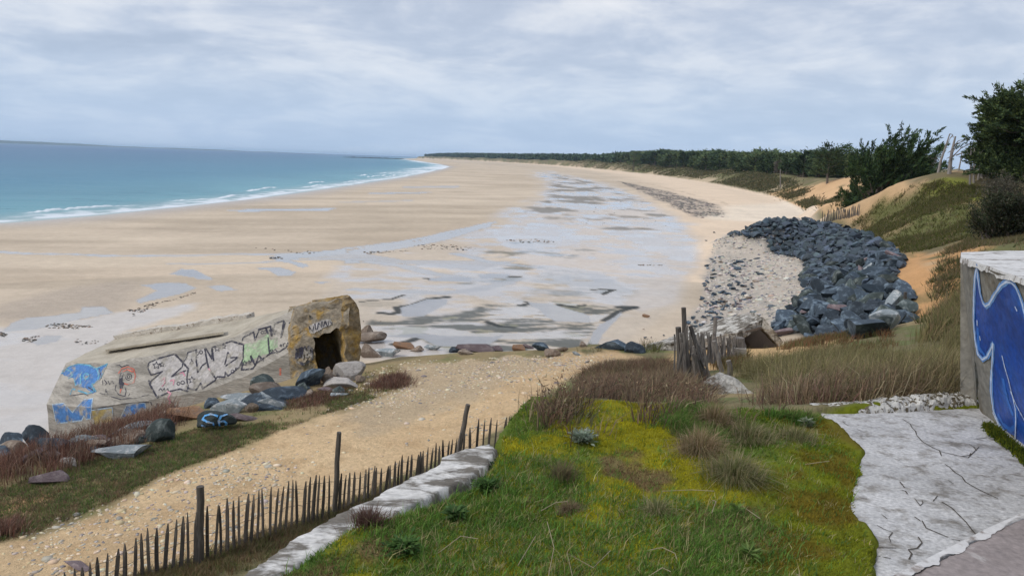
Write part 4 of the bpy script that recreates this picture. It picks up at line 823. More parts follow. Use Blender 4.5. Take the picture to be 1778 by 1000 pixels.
def build_fence2():
    root = empty('collapsed_fence', W(1200, 668, 12.6), 'crumpled grey paling fence rolled up around leaning posts beside the lichened slab', 'fence')
    def stake(ub, vb, ut, vt, y, rad, name='post', mat=m_wood2, dy=0., sides=7):
        b = W(ub, vb, y); t_ = W(ut, vt, y+dy); n = 5
        V, Fc = tube([b+(t_-b)*k/n+np.array([.01*math.sin(k+ub), 0, 0]) for k in range(n+1)], [rad*(1-.15*k/n) for k in range(n+1)], sides); mk(name, V, Fc, mat, root)
    stake(1191, 672, 1186, 534, 12.8, .050); stake(1180, 665, 1178, 568, 12.9, .06); stake(1229, 672, 1198, 566, 12.7, .045, dy=.2); stake(1236, 620, 1242, 552, 17.5, .055, dy=.3)
    stake(1254, 645, 1239, 592, 14.0, .05); stake(1268, 652, 1265, 626, 13.5, .055); stake(1284, 604, 1282, 586, 17.2, .16)
    rg = random.Random(4)
    for i in range(40):                                   # the bundle
        t = i/39; ub = 1174+t*62+rg.uniform(-3, 3); ut = ub-(-3+t*22)+rg.uniform(-6, 6); vb = 668-4*t+rg.uniform(-8, 10); vt = 575+abs(t-.3)*35+rg.uniform(-12, 30)
        stake(ub, vb, ut, vt, 12.55+rg.uniform(-.15, .45), rg.uniform(.014, .024), 'picket', dy=rg.uniform(-.1, .25), sides=5)
    for i in range(42):                                   # row running back to the toppled shelter
        t = i/41; ub = 1205+t*82; y = 14.2+3.2*t; ut = ub+rg.uniform(-9, 3); vb = 640-28*t+rg.uniform(-2, 3); vt = 578+rg.uniform(-5, 6)+6*t
        stake(ub, vb, ut, vt, y, rg.uniform(.018, .028), 'picket', dy=rg.uniform(0, .2), sides=5)
    o = chunk('concrete_footing', [W(1272, 604, 17.0), W(1296, 606, 17.0), W(1296, 624, 17.0), W(1270, 622, 17.0)], (.1, .4, 0), m_conc, None, .02, 2, 61); tag(o, 'small square grey concrete footing at the end of the collapsed fence', 'concrete footing')
    # far little fence on the dune foot, posts on the path
    root = empty('dune_fence', hit(1435, 384), 'short dark paling fence at the dune foot beyond the boulder heap', 'fence')
    for i in range(34):
        u = 1428+i*1.9; vb = 387-12*(i/33)+rg.uniform(-1, 1); p = hit(u, vb); h = rg.uniform(.9, 1.4)
        V, Fc = picket_mesh(h, .09, (rg.uniform(-.15, .15), 0), i); o = mk('picket', V, Fc, m_wood2, root, rel=True); o.location = Vector(p)-root.location
    g = 'short posts along the orange sand path'
    for (u, vt, vb, lab, h) in ((1571, 507, 540, 'tallest thin dark post at the landward edge of the nearest boulders', None), (1528, 447, 460, 'leftmost of the three short posts beside the sandy path', None), (1546, 449, 461, 'middle one of the three short posts beside the sandy path', None), (1551, 451, 463, 'rightmost of the three short posts beside the sandy path', None)):
        p = hit(u, vb); t_ = W(u+1, vt, p[1]); n = 4
        V, Fc = tube([np.array([0, 0, -.2])+((t_-p)+np.array([0, 0, .2]))*k/n for k in range(n+1)], [.07*(1-.04*k) for k in range(n+1)], 7); o = mk('wooden_post', V, Fc, m_wood, rel=True); o.location = tuple(p); tag(o, lab, 'post', g if 'three' in lab else None)
    p = hit(1355, 326); t_ = W(1355, 294, p[1]); V, Fc = tube([np.array([0, 0, -.3]), (t_-p)*.5, t_-p], [.22, .2, .17], 7); o = mk('wooden_pole', V, Fc, m_wood2, rel=True); o.location = tuple(p); tag(o, 'tall pale upright pole on the dune edge in front of the wood', 'pole')
build_fence2()
# ================================================================ BOULDERS
def px_m(p): return p[1]/F_PX*1.0
def rock_lib():
    L = {}
    for nm, m, n, fl in (('dark', m_dark, 10, (1, .78, .62)), ('green', m_dark2, 3, (1, .8, .6)), ('pale', m_pale, 3, (1, .72, .6)), ('bluish', m_blueg, 3, (1, .6, .42)), ('orange', m_orng, 2, (1, .7, .4)), ('brown', m_brown, 3, (1, .7, .5)), ('purple', m_purp, 2, (1, .7, .45))):
        L[nm] = [rock_mesh('rock_'+nm, 100+17*i+len(nm), m, 3, (fl[0], fl[1]*random.uniform(.85, 1.15), fl[2]*random.uniform(.8, 1.2)), 12, .03) for i in range(n)]
    return L
RL = rock_lib()
def build_riprap():
    rg = np.random.default_rng(11); A = np.array(RIPC); pts = []
    POLY = pile_outline()
    P = np.array(POLY); lo = P.min(0); hi = P.max(0); tries = 0; grid = {}
    for t in range(90000):
        x, y = rg.uniform(lo, hi)
        if not inside(np.array([x]), np.array([y]), POLY)[0]: continue
        size = rg.choice([rg.uniform(.45, .8), rg.uniform(.75, 1.25)])*(1.05 if y < 50 else .9 if y < 75 else .85); md = size*.60; ok = True
        gx, gy = int(x//2), int(y//2)
        for a in (-1, 0, 1):
            for b in (-1, 0, 1):
                for (qx, qy, qs) in grid.get((gx+a, gy+b), ()):
                    if (qx-x)**2+(qy-y)**2 < (md*.5+qs*.3)**2*.80: ok = False; break
        if not ok: continue
        grid.setdefault((gx, gy), []).append((x, y, size)); pts.append((x, y, size))
    pts.sort(key=lambda p: math.hypot(p[0], p[1])/p[2])
    print('riprap rocks', len(pts)); zz = hgt([p[0] for p in pts], [p[1] for p in pts])
    rest_v, rest_f = [], []; off = 0
    kinds = ['dark']*10+['green']*3+['bluish']+['purple']
    for i, (x, y, s_) in enumerate(pts):
        k = kinds[int(rg.integers(len(kinds)))] if rg.random() < .85 else 'dark'; me = RL[k][int(rg.integers(len(RL[k])))]
        sc = (s_*rg.uniform(1.05, 1.5), s_*rg.uniform(.85, 1.2), s_*rg.uniform(.95, 1.4)); rot = (rg.uniform(-.6, .6), rg.uniform(-.6, .6), rg.uniform(0, 6.28)); lift = rg.uniform(-.05, .30)*s_
        if i < 295:
            o = put_rock(me, 'boulder', (x, y, zz[i]+lift), np.array(sc)); o.rotation_euler = rot
            tag(o, 'angular dark blue-grey boulder heaped in the long sea-defence bank beside the orange sand path', 'boulder', 'dark boulders of the sea-defence bank')
        else:
            M_ = Matrix.LocRotScale(Vector((x, y, zz[i]+lift+sc[2]*.15)), Matrix.Rotation(rot[2], 3, 'Z') @ Matrix.Rotation(rot[0], 3, 'X') @ Matrix.Rotation(rot[1], 3, 'Y'), Vector(np.array(sc)/2))
            me = RL['dark'][i % 10]; co = np.empty(len(me.vertices)*3, np.float32); me.vertices.foreach_get('co', co); co = co.reshape(-1, 3); Mx = np.array(M_)
            rest_v.append(co@Mx[:3, :3].T+Mx[:3, 3]); f = np.empty(len(me.polygons)*3, np.int32); me.polygons.foreach_get('vertices', f); rest_f.append(f.reshape(-1, 3)+off); off += len(co)
    if rest_v:
        m2 = m_dark; V_ = np.concatenate(rest_v); vr = np.concatenate([np.tile(np.array((.040, .056, .073))*rg.uniform(.6, 1.9)*np.array((1, rg.uniform(.92, 1.05), rg.uniform(.85, 1.05))), (len(v), 1)) for v in rest_v])
        mm = new_mat('far_dark_rock', (0, 0, 0), .75, .6, 9, .22, 2.2, spec=.35, attr='col', fine=(20, .2), bdist=.05)
        o = mk('boulder_bank', V_, np.concatenate(rest_f), mm, cols={'col': vr}); tag(o, 'far part of the long bank of dark blue-grey boulders', 'boulder bank', kind='stuff')
    # loose stones scattered over the cobbles
    n = 0; poly = [(1232, 430), (1265, 408), (1330, 420), (1385, 455), (1350, 500), (1385, 530), (1330, 570), (1240, 575), (1190, 560), (1215, 520), (1225, 470)]
    g = 'dark stones scattered on the cobble beach'
    for t in range(520):
        u = rg.uniform(1190, 1395); v = 405+170*rg.random()**.8
        if not inside(np.array([u]), np.array([v]), poly)[0]: continue
        p = G(u, v, .95); k = 'dark' if rg.random() < .7 else ['brown', 'purple', 'bluish'][int(rg.integers(3))]; s_ = rg.uniform(.22, .75)*(.6+.6*(u-1190)/200)
        put_rock(RL[k][int(rg.integers(len(RL[k])))], 'stone', p, np.array((s_*1.3, s_, s_*.8)), label={'dark': 'loose dark stone lying on the pale cobbles below the boulder bank', 'brown': 'loose brown stone lying on the pale cobbles below the boulder bank', 'purple': 'loose purplish stone lying on the pale cobbles below the boulder bank', 'bluish': 'loose bluish pale-flecked stone lying on the cobbles below the boulder bank'}[k], cat='stone', group='loose '+k+' stones on the cobble beach'); n += 1
    for i, (u, v, w_, k, lab) in enumerate(((1238, 527, 20, 'dark', 'dark stone on wet sand left of the cobbles, the larger of two'), (1248, 521, 12, 'brown', 'light brown rounded stone just behind a dark one at the cobble edge'), (1119, 549, 19, 'orange', 'orange-brown stone alone on the wet sand beyond the path'), (1120, 587, 11, 'dark', 'small dark stone on the sand below the orange-brown one'), (1117, 572, 7, 'brown', 'tiny brown stone on the sand between the orange-brown and dark stones'), (1131, 586, 7, 'purple', 'tiny purplish stone right of the small dark stone on the sand'), (1152, 582, 7, 'dark', 'flat tiny dark stone on the sand near the lichened shelter'), (1207, 568, 18, 'dark', 'dark stone lying just beyond the tall grey fence post'), (1240, 404, 7, 'dark', 'small dark stone farthest along the sand by the boulder heap tip'), (1226, 418, 8, 'dark', 'flat dark stone on the sand seaward of the boulder heap tip'))):
        p = G(u, v, .95); s_ = w_*p[1]/F_PX; put_rock(RL[k][i % len(RL[k])], 'stone', p, np.array((s_, s_*.8, s_*.65)), label=lab, cat='stone')
build_riprap()
def build_boulders():
    B_ = [(613, 660, 58, 40, 'pale', 'largest pale grey-white block in front of the bunker doorway', 0), (595, 671, 56, 18, 'pale', 'flat pale slab lying below the large white block', 0), (533, 672, 54, 38, 'dark', 'blue-black block leaning on the left side of the bunker doorway', 0), (571, 667, 32, 26, 'brown', 'brown block between the black block and the pale slab', .3),
          (622, 667, 20, 14, 'brown', 'small pinkish-brown stone at the right foot of the white block', 0), (466, 684, 52, 26, 'green', 'greenish grey boulder against the bunker wall left of the dark long one', 0), (486, 697, 78, 24, 'dark', 'long black boulder below the bunker wall', 0), (472, 710, 46, 24, 'bluish', 'grey triangular block at the turf edge under the long black boulder', 0), (433, 717, 26, 20, 'brown', 'small pink upright stone beside the grey triangular block', 0),
          (417, 731, 54, 18, 'purple', 'flat pink-brown stone lying in the turf below the small pink one', 0), (397, 718, 66, 30, 'bluish', 'teal-grey boulder streaked with white beside the bunker wall', 0), (372, 708, 28, 20, 'dark', 'small dark boulder behind the teal-grey one', 0), (336, 728, 66, 24, 'orange', 'flat orange-brown slab under the bunker wall', 0), (291, 768, 54, 36, 'green', 'dark green-grey boulder left of the one marked in blue paint', 0),
          (223, 794, 92, 30, 'bluish', 'long pale lilac-grey slab lying at the turf edge among brown shrubs', 0), (117, 812, 32, 22, 'pale', 'pale stone showing through the red-brown shrubs', 0), (97, 838, 60, 26, 'purple', 'purplish slab half buried at the bottom of the shrubs', 0), (64, 775, 56, 34, 'dark', 'black boulder at the left foot of the bunker', 0), (20, 778, 42, 26, 'dark', 'dark boulder nearest the left edge of the beach', 0), (36, 795, 58, 34, 'brown', 'pink-brown boulder between dark ones at far left', 0),
          (97, 787, 62, 30, 'dark', 'charcoal boulder in front of the bunker end wall', 0), (6, 803, 44, 36, 'dark', 'lowest dark boulder cut by the left side of the view', 0), (142, 778, 56, 28, 'bluish', 'blue-grey boulder under the yellow painted square', 0), (182, 772, 46, 24, 'purple', 'dull purple boulder behind the red-brown shrubs', 0),
          (636, 584, 26, 18, 'brown', 'pointed brown stone just right of the bunker pillar', 0), (655, 595, 64, 18, 'brown', 'low reddish-brown rock behind the path right of the bunker', 0), (677, 620, 44, 20, 'bluish', 'pale blue-grey stone on the turf right of the bunker', 0), (640, 622, 34, 22, 'brown', 'rounded beige rock beside the bunker pillar foot', 0), (707, 607, 38, 12, 'orange', 'flat orange slab at the bank edge behind the turf', 0), (750, 609, 32, 12, 'bluish', 'grey slab at the bank edge above the rock platform', 0), (836, 613, 66, 18, 'purple', 'wide red-brown rock at the bank edge behind the path', 0),
          (790, 613, 18, 11, 'dark', 'small slate-blue stone left of the wide red-brown rock', 0), (903, 610, 26, 11, 'orange', 'small orange rock at the bank edge behind the path', 0), (943, 610, 30, 13, 'dark', 'black stone at the bank edge right of the orange rock', 0), (953, 622, 34, 15, 'brown', 'beige grey stone on the path edge below the black stone', 0), (1066, 608, 60, 16, 'dark', 'flat slate slab sloping down to the beach behind the sand bump', 0), (1100, 614, 34, 20, 'dark', 'slate-blue block left of the lichened shelter', 0), (915, 606, 20, 10, 'purple', 'tiny purple rock right beside the small orange rock', 0), (975, 612, 18, 10, 'brown', 'little brown stone right of the black stone at the bank edge', 0), (1012, 604, 16, 9, 'brown', 'last little stone before the sand bump', 0), (862, 611, 30, 12, 'purple', 'narrow rust-red rock beside the wide red-brown one', 0), (810, 617, 24, 10, 'brown', 'low tan rock in front of the bank edge stones', 0), (726, 612, 22, 10, 'brown', 'thin tan slab between the orange and grey slabs', 0),
          (1000, 618, 14, 8, 'bluish', 'small grey stone on the sand near the bank edge', 0), (1018, 632, 10, 5, 'pale', 'small white stone on the sandy path under the sand bump', 0),
          (137, 985, 60, 12, 'purple', 'flat purplish stone in the sand behind the paling fence', .3)]
    for i, (u, v, w_, h_, k, lab, _) in enumerate(B_):
        p = hit(u, v-2); 
        if p[1] > 60: p = G(u, v, 4.2)
        s_ = w_*p[1]/F_PX*1.35; hh = h_*p[1]/F_PX*1.75; p = p.copy(); o = put_rock(RL[k][i % len(RL[k])], 'boulder', p, np.array((s_, max(s_*.62, hh*.7), hh/.55)), rz=random.uniform(-.3, .3)+(3.14 if i % 2 else 0), tilt=.12, sink=.2, label=lab, cat='boulder')
        o.scale.z = hh*.85; o.location.z = p[2]+hh*.20
    rg = np.random.default_rng(19)
    for i in range(34):                                    # filler stones between the bunker and the verge
        u = rg.uniform(-20, 600); vb = np.interp(u, [-20, 60, 160, 260, 360, 450, 520, 600], [800, 790, 775, 752, 722, 702, 690, 672])+rg.uniform(-22, 14); p = hit(u, vb)
        if p[1] > 45: continue
        k = ['dark', 'dark', 'green', 'bluish', 'purple', 'brown'][int(rg.integers(6))]; s_ = rg.uniform(.35, .95)
        put_rock(RL[k][int(rg.integers(len(RL[k])))], 'boulder', p, np.array((s_*1.3, s_, s_*.9)), sink=.35, label='stone wedged among the larger boulders between the bunker and the verge', cat='boulder', group='stones wedged between the bunker and the verge')
    # two painted stones
    for (u, v, w_, h_, lab, col, strokes) in ((362, 748, 92, 40, 'dark green-grey boulder with S6 sprayed on it in blue', 'green', [[(378, 722), (366, 719), (356, 722), (352, 728), (360, 732), (370, 734), (372, 740), (362, 742), (350, 738)], [(394, 720), (384, 722), (380, 730), (381, 738), (390, 740), (394, 734), (388, 730), (381, 732)]]), (113, 768, 36, 30, 'rounded stone sprayed blue at the foot of the bunker', 'dark', None)):
        p = hit(u, v); s_ = w_*p[1]/F_PX*1.1; hh = h_*p[1]/F_PX*1.3; bm = bmesh.new(); src = RL[col][1]; bm.from_mesh(src)
        bmesh.ops.scale(bm, vec=(s_/2, s_*.35, hh*.62), verts=bm.verts); me = bpy.data.meshes.new('painted_boulder'); bm.to_mesh(me); bm.free(); me.materials.append(src.materials[0])
        o = bpy.data.objects.new('boulder', me); link(o); o.location = (p[0], p[1], p[2]+hh*.32); tag(o, lab, 'boulder'); bv = bvh_of([o])
        if strokes: cast_strokes('paint', bv, strokes, paint('sky_blue_paint', (.10, .32, .62)), o, .034, lambda x, y: (x, y), .012)
        else: cast_fill('paint', bv, [(100, 742), (108, 736), (122, 737), (128, 748), (124, 760), (108, 764), (99, 756)], p_blue, o, lambda x, y: (x, y), .8, .012)
build_boulders()
def bulk_stones(name, P, sizes, cols, label, cat):
    """many small pebbles, one sheet of loose stuff"""
    bm = bmesh.new(); bmesh.ops.create_icosphere(bm, subdivisions=1, radius=1); V0 = np.array([v.co for v in bm.verts]); F0 = np.array([[v.index for v in f.verts] for f in bm.faces]); bm.free()
    n = len(P); rg = np.random.default_rng(3); s_ = sizes[:, None]*rg.uniform(.6, 1.3, (n, 3))*np.array([1.2, 1, .5]); a = rg.uniform(0, 6.28, n)
    V = V0[None]*(1+.35*(rg.random((n, len(V0), 1))-.5))*s_[:, None]; x = V[..., 0]*np.cos(a)[:, None]-V[..., 1]*np.sin(a)[:, None]; y = V[..., 0]*np.sin(a)[:, None]+V[..., 1]*np.cos(a)[:, None]
    V = np.stack([x, y, V[..., 2]], -1)+P[:, None]; Fc = F0[None]+np.arange(n)[:, None, None]*len(V0)
    o = mk(name, V.reshape(-1, 3), Fc.reshape(-1, 3), m_stones, cols={'col': np.repeat(cols, len(V0), 0)}); tag(o, label, cat, kind='stuff')
def scatter(poly, n, seed, dens=None):
    P = np.array([p[:2] for p in poly]); lo = P.min(0); hi = P.max(0); rg = np.random.default_rng(seed); out = []; tot = 0
    while tot < n:
        q = rg.uniform(lo, hi, (n*2, 2)); q = q[inside(q[:, 0], q[:, 1], poly)]
        if dens is not None: q = q[rg.random(len(q)) < dens(q[:, 0], q[:, 1])]
        out.append(q); tot += len(q)
        if len(out) > 60: break
    return np.concatenate(out)[:n]
def colmix(rg, n, cols, w=None, jit=.2):
    c = np.array(cols)[rg.choice(len(cols), n, p=w)]; return c*(1+jit*(rg.random((n, 1))*2-1))*(1+.07*(rg.random((n, 3))*2-1))
def build_pebbles():
    rg = np.random.default_rng(8)
    kb = B([(1262, 408), (1345, 405), (1480, 470), (1500, 560), (1400, 640), (1130, 640), (1185, 570), (1225, 520), (1225, 480), (1235, 440)])
    q = scatter(kb, 6500, 1, lambda x, y: .25+.75*ss(.4, .6, fb(x, y, .5, 3, 4))); z = hgt(q[:, 0], q[:, 1])
    bulk_stones('cobbles', np.column_stack([q, z]), rg.uniform(.04, .15, len(q))*(1+.8*(rg.random(len(q)) < .08)), colmix(rg, len(q), [(.50, .46, .40), (.38, .35, .31), (.26, .25, .245), (.12, .13, .15), (.36, .28, .22)], [.34, .25, .18, .12, .11]), 'pale cobbles and pebbles on the beach below the boulder bank', 'cobbles')
    pa = HP([(560, 715), (640, 645), (700, 628), (900, 618), (1060, 612), (1100, 640), (1000, 662), (900, 730), (800, 790), (600, 875), (300, 1000), (-20, 1040), (-20, 930), (200, 870), (400, 790)])
    q = scatter(pa, 4200, 2, lambda x, y: .06+.94*ss(.5, .68, fb(x, y, .45, 4, 44))+.3*ss(13, 18, y)); z = hgt(q[:, 0], q[:, 1])
    bulk_stones('path_pebbles', np.column_stack([q, z]), rg.uniform(.008, .034, len(q))*(1+1.2*(rg.random(len(q)) < .05)), colmix(rg, len(q), [(.55, .47, .34), (.42, .37, .30), (.48, .38, .25), (.24, .22, .20)], [.35, .25, .25, .15]), 'small pale stones scattered on the sandy path', 'pebbles')
    band = B([(1074, 315), (1164, 334), (1243, 356), (1262, 377), (1219, 379), (1190, 370), (1160, 354), (1120, 336)])
    q = scatter(band, 1600, 3, lambda x, y: .05+.95*ss(.46, .6, fb(x, y*.6, .25, 3, 14))); z = hgt(q[:, 0], q[:, 1])
    bulk_stones('beach_stones', np.column_stack([q, z]), rg.uniform(.12, .34, len(q)), colmix(rg, len(q), [(.13, .12, .11), (.2, .18, .16), (.3, .26, .22)]), 'grey stones in a band along the upper beach', 'stones')
    L_ = []
    for P_, n_ in ((C8([(220, 490), (290, 470), (350, 475), (480, 490), (400, 505), (250, 500)]), 90), (C8([(120, 550), (200, 540), (210, 555), (150, 580), (110, 570)]), 50), (C8([(700, 400), (760, 370), (900, 345), (1010, 300), (1000, 320), (820, 370), (690, 440), (660, 400)]), 120), (C8([(300, 480), (480, 485), (480, 495), (330, 497)]), 30), (C8([(1380, 125), (1460, 120), (1450, 135), (1390, 135)]), 30), (C8([(1290, 70), (1550, 90), (1750, 92), (1550, 110)]), 20), (C5([(340, 68), (420, 62), (620, 72), (690, 90), (640, 98), (380, 88)]), 90), (C5([(80, 100), (200, 95), (340, 95), (120, 112)]), 50), (C5([(820, 45), (1000, 40), (1100, 60), (900, 60)]), 60), (C5([(1500, 175), (1640, 180), (1500, 182)]), 30), (B([(940, 330), (1150, 350), (1180, 400), (980, 390)]), 90), (B([(420, 590), (640, 555), (700, 560), (600, 600)]), 40), (C8([(0, 520), (40, 530), (30, 545), (0, 545)]), 25), (C8([(380, 560), (560, 570), (560, 590), (400, 590)]), 30)):
        L_.append(scatter(P_, n_, n_))
    q = np.concatenate(L_); z = hgt(q[:, 0], q[:, 1]); rr = np.hypot(q[:, 0], q[:, 1])
    bulk_stones('tidal_stones', np.column_stack([q, z]), rg.uniform(.03, .10, len(q))*np.clip(rr/55, .6, 1.5), colmix(rg, len(q), [(.06, .06, .055), (.16, .12, .09), (.30, .22, .16)], [.5, .3, .2]), 'dark and brown stones and weed scattered around the tide pools', 'stones')
    q = np.array([hit(u, v)[:2] for u, v in ((130, 990), (1030, 985))])
build_pebbles()
# ================================================================ TREES
m_bark = new_mat('bark', (.115, .095, .08), .95, .6, 12, .3, 4, stretch=(1, 1, .2)); m_dead = new_mat('bleached_bark', (.23, .21, .195), .95, .5, 12, .25, 4, stretch=(1, 1, .2))
m_leaf = bpy.data.materials.new('conifer_foliage'); m_leaf.use_nodes = True
def _leaf():
    t = m_leaf.node_tree; b = t.nodes['Principled BSDF']; a = N(t, 'ShaderNodeAttribute'); a.attribute_name = 'col'; oi = N(t, 'ShaderNodeObjectInfo')
    hs = N(t, 'ShaderNodeHueSaturation'); t.links.new(a.outputs['Color'], hs.inputs['Color']); t.links.new(mth(t, 'MULTIPLY_ADD', oi.outputs['Random'], 1.3, .65), hs.inputs['Value']); t.links.new(mth(t, 'MULTIPLY_ADD', oi.outputs['Random'], -.05, .52), hs.inputs['Hue'])
    t.links.new(hs.outputs[0], b.inputs['Base Color']); b.inputs['Roughness'].default_value = .85; b.inputs['Specular IOR Level'].default_value = .1
_leaf()
def leaf_tris(C, Dr, L, Wd, rg):
    n = len(C); s_ = np.cross(Dr, rg.normal(size=(n, 3))); s_ /= np.linalg.norm(s_, axis=1)[:, None]+1e-9
    V = np.stack([C-s_*Wd[:, None], C+s_*Wd[:, None], C+Dr*L[:, None]], 1).reshape(-1, 3); return V, np.arange(3*n).reshape(-1, 3)
def norm_rows(a): return a/(np.linalg.norm(a, axis=1)[:, None]+1e-9)
def make_tree(seed, H=10., W_=9., wind=(.5, .1), tiers=34, per=150, leaf=.45, base=.25, flat=.22, cols=((.030, .052, .026), (.045, .07, .032), (.065, .085, .035)), upturn=.25, label='tree', bark=None, shape='cypress'):
    rg = np.random.default_rng(seed); V = []; C_ = []; Dr = []; K = []; tr = []
    lean = np.array([wind[0], wind[1], 0]); n = 8
    path = [np.array([lean[0]*.10*H*(k/n)**1.6+.1*math.sin(k+seed), lean[1]*.10*H*(k/n)**1.6, H*.9*k/n-.3*(k == 0)]) for k in range(n+1)]
    tr.append(tube(path, [H*.032*(1-.85*k/n)+.02 for k in range(n+1)], 7))
    for i in range(tiers):
        t = base+(1-base)*(i+.5)/tiers*rg.uniform(.92, 1.04); t = min(t, .98); ang = i*2.4+rg.uniform(-.5, .5); d = np.array([math.cos(ang), math.sin(ang), 0])
        if shape == 'cypress': rad = W_/2*(1-((t-base)/(1-base))**1.5*.80)*rg.uniform(.6, 1.15)
        elif shape == 'flat': rad = W_/2*(.55+.45*math.sin(min(1, (t-base)/(1-base))*2.6))*rg.uniform(.5, 1.15)
        else: rad = W_/2*math.sqrt(max(.08, 1-((t-base)/(1-base)*1.05-.35)**2*1.3))*rg.uniform(.6, 1.1)
        k0 = path[0]*0+np.array([np.interp(t, np.linspace(0, .9, n+1), [p[0] for p in path]), np.interp(t, np.linspace(0, .9, n+1), [p[1] for p in path]), t*H*.93])
        rad *= 1+.35*float(d[:2]@np.array(wind)); end = k0+d*rad+np.array([lean[0]*rad*.5, lean[1]*rad*.5, rad*upturn*rg.uniform(.5, 1.5)])
        if rad > .6: tr.append(tube([k0, (k0+end)/2+np.array([0, 0, -.04*rad]), k0+(end-k0)*.85], [H*.010*(1-t*.6)+.015, H*.006+.01, .012], 4))
        m = int(per*(.5+rad/W_*2)); s_ = rg.random(m)**.6; c = k0+(end-k0)*s_[:, None]; wd = rad*.26*np.sin(np.clip(s_*1.08+.12, 0, 1)*2.9)+.15
        pr = np.array([-d[1], d[0], 0]); c = c+pr*(rg.normal(size=m)*wd)[:, None]+np.array([0, 0, 1])*(np.abs(rg.normal(size=m))*flat*rad*.35+rg.normal(size=m)*.05)[:, None]+rg.normal(size=(m, 3))*.06*rad
        b_ = nrm(end-k0); dd = norm_rows(b_+rg.normal(size=(m, 3))*.45+np.array([0, 0, .25])); C_.append(c); Dr.append(dd)
        cl = np.array(cols)[rg.choice(len(cols), m)]*(.75+.5*rg.random((m, 1)))*rg.uniform(.75, 1.25); K.append(cl)
    C_ = np.concatenate(C_); Dr = np.concatenate(Dr); K = np.concatenate(K); m = len(C_); V, Fc = leaf_tris(C_, Dr, leaf*rg.uniform(.6, 1.5, m), leaf*.22*rg.uniform(.7, 1.4, m), rg)
    root = empty('tree', (0, 0, 0)); Vt, Ft = merge(tr); a = mk('trunk', Vt, Ft, bark or m_bark, root, rel=True); b = mk('crown', V, Fc, m_leaf, root, rel=True, cols={'col': np.repeat(K, 3, 0)})
    KIDS[root.name] = [a.name, b.name]; return root
def project(x, y, z):
    d = np.array([x, y, z-EYE]); f = d@CF; return 889+F_PX*(d@CR)/f, 500-F_PX*(d@CU)/f
def build_trees():
    far = [make_tree(s_, 10, w_, (.35, .1), 15, 75, 1.15, .12, .45, shape=sh) for s_, w_, sh in ((1, 11, 'round'), (2, 12, 'flat'), (3, 10, 'round'), (4, 9, 'cypress'), (5, 13, 'round'))]
    mid = [make_tree(20+s_, 10, w_, (.4, .1), 26, 150, .62, .12, .4, shape=sh) for s_, w_, sh in ((1, 11, 'round'), (2, 12, 'flat'), (3, 10, 'round'), (4, 12, 'flat'))]
    bare = make_tree(61, 8, 8, (.4, .1), 26, 110, .5, .1, .6, cols=((.12, .10, .085), (.16, .14, .12)), shape='round')
    sk_u = [722, 760, 800, 900, 1000, 1060, 1090, 1102, 1115, 1150, 1200, 1250, 1300, 1340, 1365, 1400, 1422, 1440, 1460, 1490, 1530, 1600, 1700]; sk_v = [269, 267, 266, 268, 268.5, 269, 266, 262, 265, 262, 265, 262, 266, 262, 267, 267, 263, 266, 267, 263, 262, 262, 262]
    rg = np.random.default_rng(77); used = set(); cnt = 0; cand = []
    for t in range(14000):
        u = rg.uniform(1050, 1600) if t % 3 else rg.uniform(1330, 1520); lim = np.interp(u, [1050, 1150, 1250, 1350, 1440, 1600], [1150, 760, 480, 330, 215, 150]); ds = lim*rg.uniform(.75, 1.5); p = D(u, ds)
        de = float(sdist(np.array([p[0]]), np.array([p[1]]), LAND)[0])
        lo = np.interp(u, [1050, 1250, 1340, 1400, 1480, 1520], [24, 24, 22, 20, 26, 30])
        if de < lo or de > 170: continue
        if any((p[0]-q[0])**2+(p[1]-q[1])**2 < (4.2+ds*.0065)**2 for q in cand): continue
        cand.append((p[0], p[1], ds, u, de))
        if len(cand) >= 285: break
    for (x, y, ds, u, de) in cand:
        z = hz(x, y); vt = np.interp(u, sk_u, sk_v)+rg.choice([rg.uniform(-3, 2), rg.uniform(3, 13)])+np.interp(de, [20, 60, 120], [14, 5, 0])*min(1, 300/ds)*rg.random(); top = float(W(u, vt, y)[2]); h = np.clip(top-z, 4.5, 15)
        lib = far if ds > 300 else mid; s_ = lib[int(rg.integers(len(lib)))]; br = rg.random() < .10 and ds < 420
        if br: s_ = bare
        o = s_ if s_.name not in used else copy_tree(s_); used.add(s_.name); o.name = 'tree'; o.location = (x, y, z-.3); k = h/(8 if br else 10); wk = k*rg.uniform(.75, 1.5); o.scale = (wk, wk, k*1.02); o.rotation_euler = (0, 0, rg.uniform(-.5, .5))
        if br: tag(o, 'leafless grey-brown tree among the dark evergreens behind the dunes', 'tree', 'bare trees in the coastal wood')
        elif ds > 300: tag(o, 'dark evergreen in the distant wood behind the dunes', 'tree', 'distant evergreens of the coastal wood')
        else: tag(o, 'dark green evergreen in the nearer wood above the orange sand bank', 'tree', 'nearer evergreens of the coastal wood')
        cnt += 1
    print('trees', cnt)
    for s_ in far+mid+[bare]:
        if s_.name not in used and s_.location.length < .01: bpy.data.objects.remove(s_)if False else None
    for o in list(bpy.data.objects):
        if o.type == 'EMPTY' and o.name.startswith('tree') and o.location.length < .01:
            for ch in list(o.children): bpy.data.objects.remove(ch)
            bpy.data.objects.remove(o)
    # one flat-topped tree standing above the wood
    for (u, vt, vb, ds, W_, lab, sh, sd_) in ((1438, 256, 300, 225, 11, 'flat-topped pine standing just above the wood skyline', 'flat', 71), (1100, 261, 290, 820, 12, 'small round dark crown rising above the distant tree line', 'round', 72)):
        p = D(u, ds); z = hz(p[0], p[1]); top = float(W(u, vt, p[1])[2]); h = top-z; o = make_tree(sd_, h, W_ if u > 1400 else 16, (.2, 0), 22, 150, .6, .2, .3, shape=sh); o.location = (p[0], p[1], z); tag(o, lab, 'tree')
